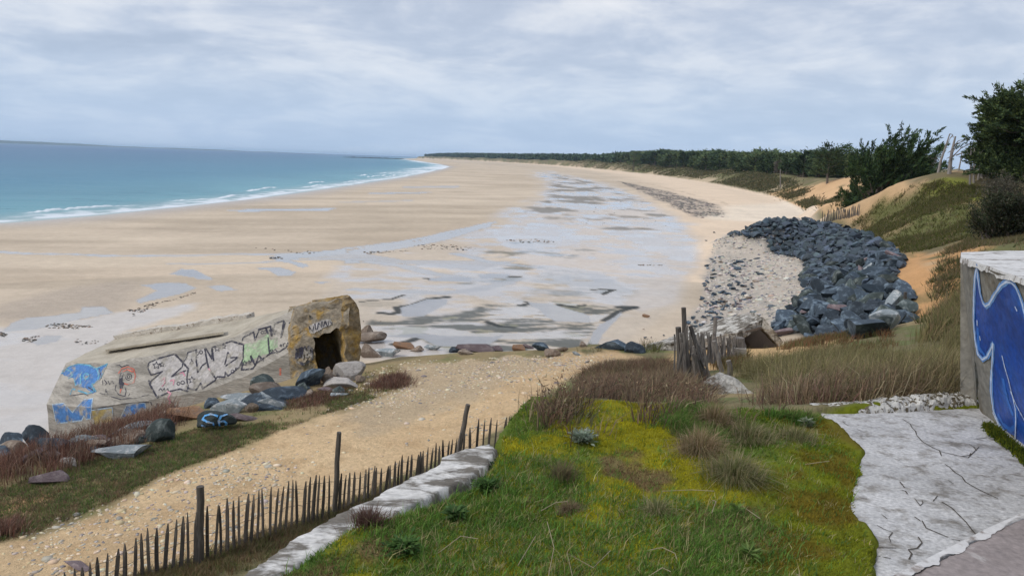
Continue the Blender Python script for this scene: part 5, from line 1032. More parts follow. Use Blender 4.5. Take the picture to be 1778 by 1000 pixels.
    # the far wood, one mass of crowns out to the point
    q = []; 
    for t in range(1500):
        u = rg.uniform(728, 1075); lim = np.interp(u, [722, 780, 850, 900, 960, 1000, 1050], [4300, 3500, 2700, 2200, 1700, 1350, 1020]); ds = lim*rg.uniform(1.01, 1.22); p = D(u, ds); de = float(sdist(np.array([p[0]]), np.array([p[1]]), LAND)[0])
        if de < 32 or de > 300: continue
        q.append((u, ds, p))
    V = []; Fs = []; K = []; off = 0
    for u, ds, p in q:
        z = hz(p[0], p[1]); vt = np.interp(u, sk_u, sk_v)+rg.uniform(-.6, 1.2); top = float(W(u, vt, p[1])[2]); h = float(np.clip(top-z, 3, 16)); n = 70; w_ = h*rg.uniform(.6, 1.1)
        c = norm_rows(rg.normal(size=(n, 3)))*np.array([w_*.6, w_*.6, h*.5])*rg.uniform(.6, 1, (n, 1))+np.array([p[0], p[1], z+h*.5]); dd = norm_rows(rg.normal(size=(n, 3))); v, f = leaf_tris(c, dd, h*.4*rg.uniform(.7, 1.3, n), h*.18*rg.uniform(.7, 1.3, n), rg)
        V.append(v); Fs.append(f+off); off += len(v); K.append(np.repeat(np.array([(.030, .05, .028)])*rg.uniform(.7, 1.5, (n, 1)), 3, 0))
    o = mk('distant_wood', np.concatenate(V), np.concatenate(Fs), m_leaf, cols={'col': np.concatenate(K)}); tag(o, 'dark wood running along the far dunes to the point', 'wood', kind='stuff')
    # hero cypress behind the mound: long sprays swept up to the right
    def sprays(seed, P0, ends, leaf, per, cols):
        rg = np.random.default_rng(seed); C_ = []; Dr = []; K = []; tr = []
        for (a, b, wd) in ends:
            a = np.array(a); b = np.array(b); L_ = np.linalg.norm(b-a); mid_ = (a+b)/2+np.array([0, 0, -.06*L_]); tr.append(tube([a, mid_, b], [.06+.012*L_, .05, .015], 5))
            for sub in range(int(8+L_*2.3)):
                s_ = rg.uniform(.15, 1.0); p = a*(1-s_)+b*s_+rg.normal(size=3)*wd*.5*(1-.5*s_)*np.array([1, 1.3, .7]); dr = nrm(nrm(b-a)+rg.normal(size=3)*.35+np.array([.15, 0, .15])); le = rg.uniform(.8, 1.9)*(.6+wd*.35); m = int(per)
                k = rg.random(m); c = p+dr*(k*le)[:, None]+rg.normal(size=(m, 3))*(.17*(1-.7*k)+.03)[:, None]*np.array([1, 1, .6]); C_.append(c); Dr.append(norm_rows(dr+rg.normal(size=(m, 3))*.35)); K.append(np.array(cols)[rg.choice(len(cols), m)]*rg.uniform(.6, 1.45)*(.8+.4*rg.random((m, 1))))
        C_ = np.concatenate(C_); m = len(C_); Dr = np.concatenate(Dr); K = np.concatenate(K); V, Fc = leaf_tris(C_, Dr, leaf*rg.uniform(.6, 1.4, m), leaf*.2*rg.uniform(.7, 1.4, m), rg); return V, Fc, np.repeat(K, 3, 0), merge(tr)
    def hero(name, seed, y, stems, ends, leaf, per, lab, cat, cols=((.022, .042, .020), (.034, .060, .026), (.055, .085, .030)), depth=3.):
        rg = np.random.default_rng(seed); b0 = W(*stems[0], y); g = hz(b0[0], b0[1]); root = empty(name, (b0[0], b0[1], g), lab, cat); E_ = []
        for (ua, va, ub, vb, wd) in ends:
            dy = rg.uniform(-depth*.3, depth*.3); E_.append((W(ua, va, y+dy), W(ub, vb, y+dy+rg.uniform(-depth, depth)), wd))
        V, Fc, K, (Vb, Fb) = sprays(seed, b0, E_, leaf, per, cols)
        pth = [W(u, v, y) for u, v in stems]; pth[0] = np.array([pth[0][0], y, min(pth[0][2], hz(pth[0][0], y))-.3]); Vt, Ft = merge([tube(pth, list(np.linspace(.38, .08, len(pth))), 8), (Vb, Fb)])
        mk('trunk', Vt, Ft, m_bark, root); mk('crown', V, Fc, m_leaf, root, cols={'col': K}); return root
    e = []; rr = random.Random(5)
    # branches: start, tip in the picture, bushiness
    for (ua, va, ub, vb, wd) in ((1540, 330, 1574, 226, 1.3), (1545, 325, 1592, 234, 1.3), (1540, 330, 1556, 240, 1.4), (1530, 335, 1540, 252, 1.4), (1550, 320, 1619, 240, 1.0), (1555, 318, 1607, 258, 1.2), (1555, 315, 1628, 262, 1.2), (1525, 335, 1524, 262, 1.5), (1550, 325, 1640, 300, 1.6), (1515, 335, 1500, 264, 1.5), (1545, 330, 1600, 275, 1.6), (1510, 340, 1485, 280, 1.6), (1540, 340, 1620, 312, 1.9), (1505, 345, 1475, 300, 1.6), (1500, 350, 1480, 325, 1.6), (1545, 345, 1590, 322, 2.0), (1500, 352, 1466, 345, 1.4), (1498, 355, 1475, 352, 1.3), (1505, 358, 1490, 366, 1.0), (1500, 355, 1545, 330, 1.8), (1520, 345, 1560, 290, 1.8), (1530, 335, 1570, 270, 1.8), (1525, 350, 1530, 300, 1.9), (1510, 352, 1510, 310, 1.9), (1530, 345, 1600, 300, 1.8), (1540, 340, 1635, 285, 1.5)): e.append((ua, va, ub, vb, wd))
    hero('cypress_tree', 31, 98, [(1512, 362), (1522, 335), (1545, 300), (1566, 262)], e, .36, 52, 'large dark windswept cypress with upswept sprays standing left of the grassy mound', 'tree', depth=3)
    e = []
    for i in range(42):
        t = i/41; vb = 170+135*t+rr.uniform(-6, 6); ub = np.interp(vb, [165, 175, 200, 225, 260, 300, 350], [1745, 1722, 1722, 1712, 1690, 1700, 1725])+rr.uniform(-4, 26); e.append((1790+rr.uniform(-10, 30), vb+rr.uniform(2, 22), ub-8, vb, .9))
    for i in range(46):
        ub = rr.uniform(1740, 1850); vb = rr.uniform(165, 325); e.append((ub+rr.uniform(30, 60), vb+rr.uniform(2, 20), ub, vb, 1.0))
    e += [(1830, 190, 1768, 148, .5), (1830, 175, 1790, 140, .8), (1800, 215, 1752, 172, 1.0), (1800, 215, 1735, 169, .8)]
    hero('pine_tree', 32, 72, [(1812, 360), (1815, 300), (1806, 230), (1800, 170)], e, .27, 64, 'tall dark layered evergreen cut by the right side of the view', 'tree', cols=((.020, .036, .018), (.035, .055, .022), (.060, .085, .028)), depth=3.5)
    e = []
    for i in range(60):
        ub = rr.uniform(1716, 1795); vb = rr.uniform(318, 378)+max(0, (ub-1740))*.2; e.append((ub+rr.uniform(5, 25), vb+rr.uniform(8, 25), ub, vb, .8))
    hero('dark_thicket', 33, 62, [(1745, 385), (1742, 370), (1740, 350)], e, .14, 22, 'dark brushy thicket at the foot of the tall right-hand evergreen', 'shrub', cols=((.05, .052, .035), (.07, .065, .045), (.11, .095, .075)), depth=2)
    e = []
    for i in range(44):
        ub = rr.uniform(1700, 1800); vb = rr.uniform(350, 405)+max(0, 1740-ub)*.35; e.append((ub+rr.uniform(-5, 15), vb+rr.uniform(8, 25), ub, vb, .7))
    hero('green_thicket', 34, 42, [(1765, 415), (1762, 400), (1760, 380)], e, .16, 44, 'dark green brambly bush just above the white top of the graffiti wall', 'shrub', cols=((.035, .045, .022), (.05, .06, .03), (.08, .07, .05)), depth=1.6)
    # bare trunks
    def dead(stems, y, rad, lab, group=None, twigs=()):
        b = W(*stems[0], y); root = empty('dead_tree', (b[0], b[1], hz(b[0], b[1])), lab, 'tree', group); pth = [W(u, v, y) for u, v in stems]; pth[0] = np.array([pth[0][0], y, min(pth[0][2], hz(pth[0][0], y))-.2])
        Vt, Ft = tube(pth, list(np.linspace(rad, rad*.35, len(pth))), 7); mk('trunk', Vt, Ft, m_dead, root)
        for tw in twigs:
            q = [W(u, v, y+rr.uniform(-.3, .3)) for u, v in tw]; Vt, Ft = tube(q, list(np.linspace(rad*.32, .012, len(q))), 5); mk('branch', Vt, Ft, m_dead, root)
    dead([(1626, 312), (1634, 278), (1642, 255), (1649, 233)], 76, .15, 'leftmost bleached bare trunk leaning on the mound top', None, [[(1649, 233), (1654, 234), (1656, 240)], [(1640, 258), (1648, 256)]])
    dead([(1647, 310), (1650, 285), (1653, 262), (1659, 237)], 74, .22, 'thickest bleached bare trunk on the mound top with twigs fanning right', None, [[(1654, 265), (1662, 250), (1676, 243), (1690, 239)], [(1652, 275), (1668, 258), (1684, 250), (1695, 248)], [(1656, 255), (1664, 245), (1680, 240)], [(1654, 236), (1650, 240), (1645, 252)], [(1652, 262), (1645, 266)], [(1651, 272), (1643, 276)], [(1660, 270), (1680, 262), (1700, 252)]])
    dead([(1660, 310), (1666, 290), (1671, 262)], 76, .10, 'thin bare trunk right of the thickest one', None, [[(1668, 280), (1674, 272)]])
    g = 'bare grey trunks in the shade under the tall evergreen'
    for i, (u, ub, vt) in enumerate(((1685, 1686, 262), (1691, 1692, 258), (1698, 1703, 270), (1703, 1705, 300), (1716, 1708, 292), (1728, 1722, 275), (1742, 1736, 268), (1738, 1752, 290), (1710, 1716, 262))): dead([(u, 316+i), ((u+ub)/2, (316+vt)/2), (ub, vt)], 70+i*.7, .11 if i != 3 else .2, 'slim bare grey trunk standing in the shade of the tall evergreen', g, [[((u+ub)/2, (316+vt)/2), (ub+8, vt+12), (ub+16, vt+2)], [(ub, vt+10), (ub-8, vt)]])
build_trees()
# ================================================================ PLANTS
def blades(name, q, h, w, cols, lean=.35, wind=(.15, .05), label=None, cat=None, kind='stuff', tall=True, seed=1, z=None, spread=None, parent=None, droop=0.):
    rg = np.random.default_rng(seed); n = len(q); z = hgt(q[:, 0], q[:, 1])-.01 if z is None else z
    a = rg.uniform(0, 2*math.pi, n); dx = np.cos(a); dy = np.sin(a)
    if spread is not None: dx, dy = spread[:, 0], spread[:, 1]
    le = lean*(rg.random(n)**.7)*1.3; ox = (dx*le+wind[0])*h; oy = (dy*le+wind[1])*h
    b = rg.uniform(0, 2*math.pi, n); sx = np.cos(b)*w/2; sy = np.sin(b)*w/2; B0 = np.column_stack([q, z]); up = np.sqrt(np.maximum(.15, 1-le**2*.6))
    S_ = np.column_stack([sx, sy, np.zeros(n)])
    T = B0+np.column_stack([ox, oy, h*(up-droop*le)])
    if tall:
        M1 = B0+np.column_stack([ox*.28, oy*.28, h*.60*up]); V = np.stack([B0-S_, B0+S_, M1-S_*.75, M1+S_*.75, T], 1).reshape(-1, 3)
        Fc = np.array([[0, 1, 3], [0, 3, 2], [2, 3, 4]])[None]+5*np.arange(n)[:, None, None]; k = 5; sh = np.array([.75, .75, 1.0, 1.0, 1.15])
    else:
        V = np.stack([B0-S_, B0+S_, T], 1).reshape(-1, 3); Fc = np.array([[0, 1, 2]])[None]+3*np.arange(n)[:, None, None]; k = 3; sh = np.array([.9, .9, 1.1])
    C_ = cols[:, None, :]*np.ones(k)[None, :, None]
    o = mk(name, V, Fc.reshape(-1, 3), m_attr, parent, cols={'col': C_.reshape(-1, 3)})
    if label: tag(o, label, cat, kind=kind)
    return o
def clumpy(q, per, rad, seed):
    rg = np.random.default_rng(seed); n = len(q); c = np.repeat(q, per, 0); m = len(c); a = rg.uniform(0, 2*math.pi, m); r = np.abs(rg.normal(size=m))*rad
    d = np.column_stack([np.cos(a), np.sin(a)]); return c+d*r[:, None], d, np.repeat(np.arange(n), per)
def build_plants():
    rg = np.random.default_rng(21)
    turf = [G(u, v, 8.45)[:2] for u, v in ((400, 1040), (500, 975), (600, 925), (700, 870), (810, 820), (862, 790), (885, 745))]+[np.array(p) for p in ((.05, 4.6), (.9, 4.55), (1.9, 4.5))]+[G(u, v, 8.45)[:2] for u, v in ((1428, 736), (1452, 765), (1488, 790), (1500, 845), (1480, 880), (1480, 910), (1514, 960), (1500, 1040))]
    def tcol(x, y, n):                     # moss hue from the same patches as the ground
        q1 = fb(x, y, 2.2, 4, 93)+.16*(rg.random(n)-.5)+.22*(fb(x, y, 22, 3, 98)-.5); q2 = fb(x, y, 1.1, 4, 94)+.16*(rg.random(n)-.5)+.22*(fb(x, y, 17, 3, 99)-.5); c = np.empty((n, 3)); c[:] = (.085, .13, .018); m = ss(.43, .56, q1)[:, None]; c = c*(1-m)+np.array((.25, .225, .010))*m
        m = ss(.52, .62, q2)[:, None]; c = c*(1-m)+np.array((.050, .10, .018))*m; m = ss(.60, .66, fb(x, y, 1.7, 4, 95))[:, None]; c = c*(1-m)+np.array((.15, .10, .05))*m
        m = .95*(1-ss(.25, .55, -sdist(x, y, SLAB)+.25*(fb(x, y, 3, 3, 12)-.5)+.15*(rg.random(n)-.5)))[:, None]; k = ss(.45, .6, fb(x, y, 3.5, 4, 13))[:, None]; return c*(1-m)+(np.array((.15, .17, .010))*(1-k)+np.array((.14, .105, .012))*k)*m
    q = scatter(turf, 150000, 31, lambda x, y: np.clip(.35+.9*ss(.3, .6, fb(x, y, 6, 3, 3)), 0, 1)); n = len(q)
    c = tcol(q[:, 0], q[:, 1], n)*1.35*(.55+.9*rg.random((n, 1)))*(.65+.7*fb(q[:, 0], q[:, 1], 14, 3, 7)[:, None]); blades('moss', q, rg.uniform(.010, .026, n), rg.uniform(.006, .012, n), c, .8, label='yellow-green moss carpeting the roof in the foreground', cat='moss', tall=False, seed=2)
    seedp = scatter(turf, 6800, 32, lambda x, y: .07+.93*ss(.50, .62, fb(x, y, 2.0, 4, 45)+.10*ss(4.4, 2.6, y)-.10*ss(1.0, 2.3, x))*ss(.10, .55, -sdist(x, y, SLAB))); q, d, i_ = clumpy(seedp, 9, .022, 3); n = len(q)
    hue = colmix(rg, len(seedp), [(.06, .12, .020), (.085, .15, .03), (.045, .085, .02), (.21, .185, .09), (.15, .13, .06)], [.30, .25, .2, .12, .13])[i_]; blades('turf_grass', q, rg.uniform(.015, .045, n)*(1+1.3*(rg.random(n) < .05)), rg.uniform(.0025, .0045, n), 1.85*hue*(.7+.6*rg.random((n, 1))), .75, (.12, 0), 'short green grass growing through the moss', 'grass', seed=4, spread=d)
    # brown heathery growth where the roof ends
    hb = HP([(905, 742), (930, 715), (960, 690), (1010, 655), (1060, 640), (1160, 640), (1215, 690), (1250, 710), (1370, 715), (1440, 728)])+[np.array([1.95, 4.5]), np.array([1.5, 4.3]), np.array([1.0, 4.15]), np.array([.6, 3.9]), np.array([.25, 3.85]), np.array([.1, 4.2])]
    def hcol(n_, k=1.): return colmix(rg, n_, [(.10, .060, .042), (.145, .10, .065), (.075, .055, .04), (.20, .155, .095), (.09, .095, .045)], [.30, .26, .18, .16, .10])*k
    s_ = scatter(hb, 4200, 33, lambda x, y: (.08+.92*ss(.42, .56, fb(x, y, .9, 4, 46)))*np.where((x/y > .235) & (x/y < .40) & (y > 4.9), np.where(y > 6.5, .04, .6), 1)); q, d, i_ = clumpy(s_, 16, .07, 5); n = len(q); rr = np.hypot(q[:, 0], q[:, 1])
    hh = rg.uniform(.09, .32, n)*(.6+.6*ss(5, 8, rr))*(.6+.8*fb(q[:, 0], q[:, 1], .8, 3, 55)); blades('brown_undergrowth', q, hh, rg.uniform(.003, .007, n)*(1+rr*.05), 1.5*hcol(len(s_))[i_]*(.6+.8*rg.random((n, 1))), .75, (.1, 0), 'reddish brown dry low growth along the end of the turf', 'undergrowth', seed=6, spread=d)
    # leafy bits on it: little dark flecks
    q, d, i_ = clumpy(s_[:2200], 12, .06, 6); n = len(q); zz = hgt(q[:, 0], q[:, 1])+rg.uniform(.02, .20, n); blades('dry_leaflets', q, rg.uniform(.012, .03, n), rg.uniform(.008, .018, n), 1.5*hcol(n), 1.2, label='small dry brown leaves on the low growth at the end of the turf', cat='undergrowth', tall=False, seed=7, z=zz, spread=d)
    # greener grass in front of it
    gr = [np.array(p) for p in ((.0, 4.3), (.6, 4.1), (1.3, 3.9), (1.8, 3.9), (1.9, 4.4), (1.4, 4.5), (.5, 4.5))]; s_ = scatter(gr, 520, 34, lambda x, y: ss(.48, .6, fb(x, y, 1.8, 3, 47))); q, d, i_ = clumpy(s_, 16, .035, 8); n = len(q)
    blades('green_grass', q, rg.uniform(.03, .09, n), rg.uniform(.003, .006, n), 1.4*colmix(rg, len(s_), [(.06, .13, .022), (.09, .15, .035), (.13, .135, .05)])[i_]*(.7+.6*rg.random((n, 1))), .8, (.15, 0), 'bright green tufty grass in front of the brown growth', 'grass', seed=9, spread=d)
    # marram grass behind the platform
    mg = HP([(1385, 705), (1330, 680), (1285, 655), (1310, 642), (1400, 636), (1480, 628), (1560, 622), (1620, 600), (1700, 585), (1800, 575)])+[np.array(p) for p in ((9, 7.5), (6.2, 5.6), (3.9, 5.05), (2.9, 5.0), (2.3, 4.9), (1.9, 5.6), (2.6, 7.2))]
    s_ = scatter(mg, 6500, 35, lambda x, y: (.05+.95*ss(.43, .57, fb(x, y, .5, 3, 48)))*np.where((x/y < .375) & (y < 9.3), np.where(y < 6.6, .7, .05), 1)); q, d, i_ = clumpy(s_, 17, .09, 10); n = len(q); rr = np.hypot(q[:, 0], q[:, 1])
    c = colmix(rg, len(s_), [(.175, .125, .08), (.135, .10, .062), (.23, .18, .115), (.11, .10, .05), (.14, .085, .068)], [.3, .25, .15, .15, .15])
    mm = ss(.48, .62, fb(s_[:, 0], s_[:, 1], .28, 3, 49)+.10*ss(3, 8, s_[:, 0]))[:, None]; c = c*(1-mm)+colmix(rg, len(s_), [(.13, .115, .055), (.175, .15, .08), (.12, .11, .045)])*mm
    blades('marram_grass', q, rg.uniform(.25, .58, n)*(.55+.45*ss(5, 8, rr))*(.7+.6*fb(q[:, 0], q[:, 1], .6, 3, 56)), rg.uniform(.003, .006, n)*(1+rr*.03), 1.5*c[i_]*(.45+1.1*rg.random((n, 1))), .95, (.12, .0), 'tall dry tan and olive dune grass behind the platform', 'dune grass', seed=11, spread=d, droop=.35)
    sl = HP([(1590, 602), (1625, 575), (1655, 530), (1690, 485), (1720, 475), (1800, 480), (1800, 560), (1700, 580), (1620, 590)]); s_ = scatter(sl, 2600, 36, lambda x, y: .2+.8*ss(.42, .56, fb(x, y, .35, 3, 50))); q, d, i_ = clumpy(s_, 15, .16, 12); n = len(q)
    blades('slope_grass', q, rg.uniform(.25, .6, n), rg.uniform(.012, .02, n), colmix(rg, len(s_), [(.11, .105, .04), (.15, .13, .06), (.07, .075, .03), (.17, .12, .07)])[i_]*1.4*(.65+.7*rg.random((n, 1))), .6, (.25, 0), 'olive grass on the dune slope left of the graffiti wall', 'dune grass', seed=13, spread=d)
    # sparse plants on the near sand rim below the boulders, on the bump, by the fence
    for j, (P_, nn, lab, hh) in enumerate(((HP([(1350, 612), (1380, 588), (1460, 584), (1540, 582), (1560, 600), (1440, 620)]), 700, 'low green and brown plants along the sand rim below the boulders', .28), (HP([(1010, 598), (1060, 598), (1050, 612), (1000, 612)]), 110, 'small plants on the sand bump at the path end', .28), (HP([(1120, 600), (1140, 605), (1140, 625), (1110, 622)]), 60, 'yellowish bush at the left end of the lichened shelter', .4), (HP([(1000, 665), (1060, 636), (1165, 632), (1170, 650), (1080, 662)]), 500, 'reddish succulent stems on the sand before the collapsed fence', .22), (HP([(1230, 625), (1290, 612), (1300, 640), (1260, 655)]), 160, 'dry grass around the fallen posts', .3))):
        s_ = scatter(P_, nn, 60+j, lambda x, y: .1+.9*ss(.45, .6, fb(x, y, .7, 3, 57))); q, d, i_ = clumpy(s_, 14, .10, 14+j); n = len(q)
        blades('shore_plants', q, rg.uniform(.4, 1, n)*hh, rg.uniform(.009, .016, n), colmix(rg, len(s_), [(.11, .12, .045), (.15, .10, .05), (.17, .15, .07), (.18, .09, .05)])[i_]*(.7+.6*rg.random((n, 1))), .6, (.1, 0), lab, 'plants', seed=15+j, spread=d)
    # left verge and the red-brown bushes
    vg = HP([(-40, 905), (0, 850), (120, 812), (300, 758), (420, 722), (520, 690), (600, 668), (650, 640), (700, 640), (706, 662), (640, 695), (540, 728), (420, 775), (290, 822), (160, 885), (60, 925), (-40, 950)])
    s_ = scatter(vg, 5000, 37, lambda x, y: .05+.95*ss(.43, .58, fb(x, y, .7, 4, 51))); q, d, i_ = clumpy(s_, 12, .06, 20); n = len(q)
    blades('verge_grass', q, rg.uniform(.025, .09, n), rg.uniform(.007, .012, n), 1.6*colmix(rg, len(s_), [(.085, .13, .035), (.06, .09, .03), (.14, .125, .06), (.15, .10, .06), (.10, .08, .05)])[i_]*(.7+.6*rg.random((n, 1))), .7, (.1, 0), 'low green and brown verge along the seaward side of the path', 'grass', seed=21, spread=d)
    bands = [(HP([(-30, 850), (-30, 790), (40, 782), (110, 768), (180, 742), (240, 725), (300, 722), (310, 735), (270, 762), (190, 790), (130, 810), (60, 840)]), 1900, .85), (HP([(640, 672), (690, 652), (712, 660), (700, 672), (660, 680)]), 120, .35), (HP([(490, 705), (560, 680), (600, 672), (590, 690), (520, 710)]), 160, .3), (HP([(560, 662), (600, 640), (612, 650), (590, 668)]), 110, .5), (HP([(0, 935), (14, 905), (14, 925)]), 40, .4)]
    for j, (P_, nn, hh) in enumerate(bands):
        s_ = scatter(P_, nn, 80+j); q, d, i_ = clumpy(s_, 22, .16, 22+j); n = len(q)
        blades('heath_bush', q, rg.uniform(.3, 1, n)*hh*.62*(.5+.9*fb(q[:, 0], q[:, 1], .5, 3, 58)), rg.uniform(.007, .012, n), 1.5*colmix(rg, len(s_), [(.115, .058, .042), (.15, .085, .06), (.085, .05, .04), (.18, .125, .09)])[i_]*(.6+.8*rg.random((n, 1))), .5, (.1, 0), ['red-brown twiggy scrub between the boulders and the verge at far left', 'dark low bush at the right end of the verge', 'brownish dry patch beside the pink stones', 'brown twigs in the bunker doorway', 'dark tuft at the left side of the path'][j], 'scrub', seed=23+j, spread=d, droop=.1)
    # dry grass along the foot of the paling and under the ledge
    fg = HP([(300, 1010), (400, 960), (520, 925), (600, 890), (640, 868), (600, 885), (500, 915), (380, 960), (250, 1010)]); ax = np.array([G(u, v, 4.97)[:2] for u, v in ((100, 1050), (348, 978), (583, 894), (800, 812))]); t = rg.random(3600)**.9*2.98; k = np.clip(t.astype(int), 0, 2); f_ = (t-k)[:, None]
    q = ax[k]*(1-f_)+ax[np.minimum(k+1, 3)]*f_+np.column_stack([rg.normal(size=3600)*.15, -np.abs(rg.normal(size=3600))*.40+.05]); q, d, i_ = clumpy(q, 9, .04, 28); n = len(q)
    blades('fence_grass', q, rg.uniform(.04, .15, n), rg.uniform(.005, .009, n), 1.5*colmix(rg, 3600, [(.17, .13, .075), (.12, .10, .055), (.10, .115, .04), (.14, .09, .05)])[i_]*(.7+.6*rg.random((n, 1))), .6, (.1, 0), 'dry brown grass along the foot of the paling fence', 'grass', seed=29, spread=d)
    # dune growth farther off
    mo = HP([(1480, 385), (1530, 350), (1590, 320), (1640, 314), (1700, 322), (1762, 346), (1740, 375), (1690, 412), (1600, 436), (1520, 412)]); s_ = scatter(mo, 5200, 38, lambda x, y: .15+.85*ss(.40, .52, fb(x, y, .28, 4, 52))); q, d, i_ = clumpy(s_, 7, .25, 30); n = len(q)
    blades('mound_grass', q, rg.uniform(.12, .34, n), rg.uniform(.05, .10, n), colmix(rg, len(s_), [(.10, .11, .03), (.13, .12, .045), (.08, .09, .025), (.16, .13, .07)])[i_]*(.7+.6*rg.random((n, 1))), .8, (.1, 0), 'low olive growth covering the big sand mound', 'dune grass', tall=False, seed=31, spread=d)
    sc = HP([(1625, 480), (1660, 430), (1700, 395), (1765, 370), (1800, 395), (1800, 450), (1700, 450), (1650, 510), (1620, 560), (1600, 560)]); s_ = scatter(sc, 3200, 39, lambda x, y: .05+.95*ss(.42, .54, fb(x*1.0+y*.3, y*.4-x*.3, .8, 4, 97))); q, d, i_ = clumpy(s_, 9, .2, 36); n = len(q)
    blades('scarp_grass', q, rg.uniform(.12, .38, n), rg.uniform(.03, .05, n), colmix(rg, len(s_), [(.12, .12, .045), (.15, .125, .07), (.075, .085, .03), (.19, .14, .08)])[i_]*(.7+.6*rg.random((n, 1))), .8, (.1, 0), 'scattered dull tufts on the orange sand scarp behind the graffiti wall', 'dune grass', tall=False, seed=37, spread=d)
    P_ = []
    while len(P_) < 12000:
        u = rg.uniform(1000, 1520); lim = np.interp(u, [1000, 1050, 1150, 1250, 1350, 1432, 1520], [1350, 1020, 640, 395, 250, 130, 100]); ds = lim*rg.uniform(1.0, 1.35); p = D(u, ds); P_.append(p[:2])
    q = np.array(P_); de = sdist(q[:, 0], q[:, 1], LAND); k = (de > 1.5) & (rg.random(len(q)) < ss(.34, .50, fb(q[:, 0], q[:, 1], .05, 4, 53))+.5*ss(6, 15, de)); q = q[k]; q, d, i_ = clumpy(q, 5, 1.0, 33); n = len(q); rr = np.hypot(q[:, 0], q[:, 1])
    blades('dune_growth', q, rg.uniform(.3, .8, n)*(1+rr/900), rg.uniform(.2, .45, n)*(.4+rr/500), colmix(rg, n, [(.12, .11, .055), (.085, .09, .04), (.16, .13, .075), (.06, .07, .03)], jit=.3), .9, (.1, 0), 'dull olive growth on the dunes along the beach', 'dune grass', tall=False, seed=34, spread=d)
    # plants one can count
    def tuft(nm, u, v, r, h, nn, cols, lab, cat, wd=.004, lean=.9, sd=1, z=8.45, droop=.4):
        p = G(u, v, z); p[2] = hz(p[0], p[1]); r2 = np.random.default_rng(sd); a = r2.uniform(0, 6.28, nn); rad = np.abs(r2.normal(size=nn))*r*.6; h = h*.62; d = np.column_stack([np.cos(a), np.sin(a)]); q = p[:2]+d*rad[:, None]
        o = blades(nm, q, r2.uniform(.5, 1, nn)*h, r2.uniform(.7, 1.3, nn)*wd*.75, 1.5*colmix(r2, nn, cols), lean, (.08, -.02), seed=sd, spread=d, z=np.full(nn, p[2]-.01), droop=droop); return tag(o, lab, cat)
    st = [(.19, .17, .085), (.12, .125, .05), (.24, .20, .12), (.085, .10, .035)]; tan = [(.26, .20, .125), (.19, .14, .08), (.13, .11, .05)]
    tuft('grass_tussock', 1215, 795, .09, .34, 1500, tan, 'tan straw-coloured tussock in the middle of the turf', 'tussock', sd=41)
    tuft('grass_tussock', 1275, 838, .11, .30, 1900, st, 'dark olive rounded tussock right of the straw-coloured one', 'tussock', sd=42)
    tuft('grass_tussock', 1300, 765, .14, .20, 2000, st, 'wide grey-green tussock under the lichened slab', 'tussock', sd=43)
    tuft('grass_tussock', 1240, 745, .07, .34, 900, tan, 'upright pale dry tussock left of the wide grey-green one', 'tussock', sd=44)
    tuft('grass_tussock', 1380, 765, .12, .16, 900, st, 'flattened dull tuft near the corner of the platform', 'tussock', sd=45)
    tuft('grass_tussock', 1140, 905, .05, .20, 350, st, 'small spiky tuft in the centre of the moss', 'tussock', sd=46)
    tuft('heather_clump', 640, 925, .06, .15, 700, [(.11, .065, .05), (.08, .05, .04)], 'small dark heather clump growing on the white ledge', 'heather', .004, .6, 47, droop=.1)
    tuft('heather_clump', 990, 890, .045, .11, 600, [(.12, .085, .05), (.17, .13, .08)], 'straw-brown dry tuft on the left middle of the moss', 'heather', .004, .9, 48)
    tuft('heather_clump', 975, 835, .06, .20, 500, [(.14, .10, .06), (.10, .10, .05)], 'thin brown stalky clump behind the straw-brown tuft', 'heather', .003, .7, 49, droop=.1)
    for i, (u, v, lab, cc, n_, L_, w_) in enumerate(((700, 972, 'dark green small-leaved plant at the lower left of the turf', [(.045, .09, .025), (.065, .12, .03)], 420, .03, .012), (845, 850, 'dark green small-leaved plant beside the white ledge', [(.045, .09, .025), (.065, .12, .03)], 420, .03, .012), (790, 905, 'mid green rosette between the ledge and the moss', [(.06, .11, .035)], 160, .05, .018), (1010, 775, 'silvery grey-green plant among brown growth', [(.22, .26, .20), (.15, .18, .13)], 420, .04, .012), (1300, 975, 'broad-leaved green dock plant at the bottom right of the turf', [(.08, .13, .03), (.12, .17, .05)], 50, .06, .013), (1280, 900, 'flat broad-leaved rosette in the right middle of the turf', [(.10, .15, .04)], 40, .04, .010), (855, 800, 'dark leafy sprig hanging over the tip of the ledge', [(.03, .06, .025)], 260, .03, .012), (1400, 745, 'silvery sprig left of the platform corner', [(.2, .23, .16)], 160, .035, .012))):
        p = G(u, v, 8.45); p[2] = hz(p[0], p[1]); r2 = np.random.default_rng(90+i); a = r2.uniform(0, 6.28, n_); rd = (.004 if n_ < 80 else .01 if n_ < 200 else .03)*np.abs(r2.normal(size=n_)); C0 = np.column_stack([p[0]+np.cos(a)*rd, p[1]+np.sin(a)*rd, p[2]+r2.uniform(.0, .04, n_)]); el = r2.uniform(.1, .9, n_)
        dd = np.column_stack([np.cos(a)*np.cos(el), np.sin(a)*np.cos(el), np.sin(el)]); si = np.cross(dd, [0, 0, 1.]); si = norm_rows(si)+.3*r2.normal(size=(n_, 3)); L = (L_*r2.uniform(.6, 1.3, n_))[:, None]; wv = (w_*r2.uniform(.7, 1.2, n_))[:, None]*.5
        V = np.stack([C0, C0+dd*L*.45-si*wv, C0+dd*L*.45+si*wv, C0+dd*L-np.array([0, 0, 1])*L*.15], 1).reshape(-1, 3); Fc = (np.array([[0, 1, 3], [0, 3, 2]])[None]+4*np.arange(n_)[:, None, None]).reshape(-1, 3)
        o = mk('leafy_plant', V, Fc, m_attr, cols={'col': np.repeat(1.3*colmix(r2, n_, cc), 4, 0)}); tag(o, lab, 'plant')
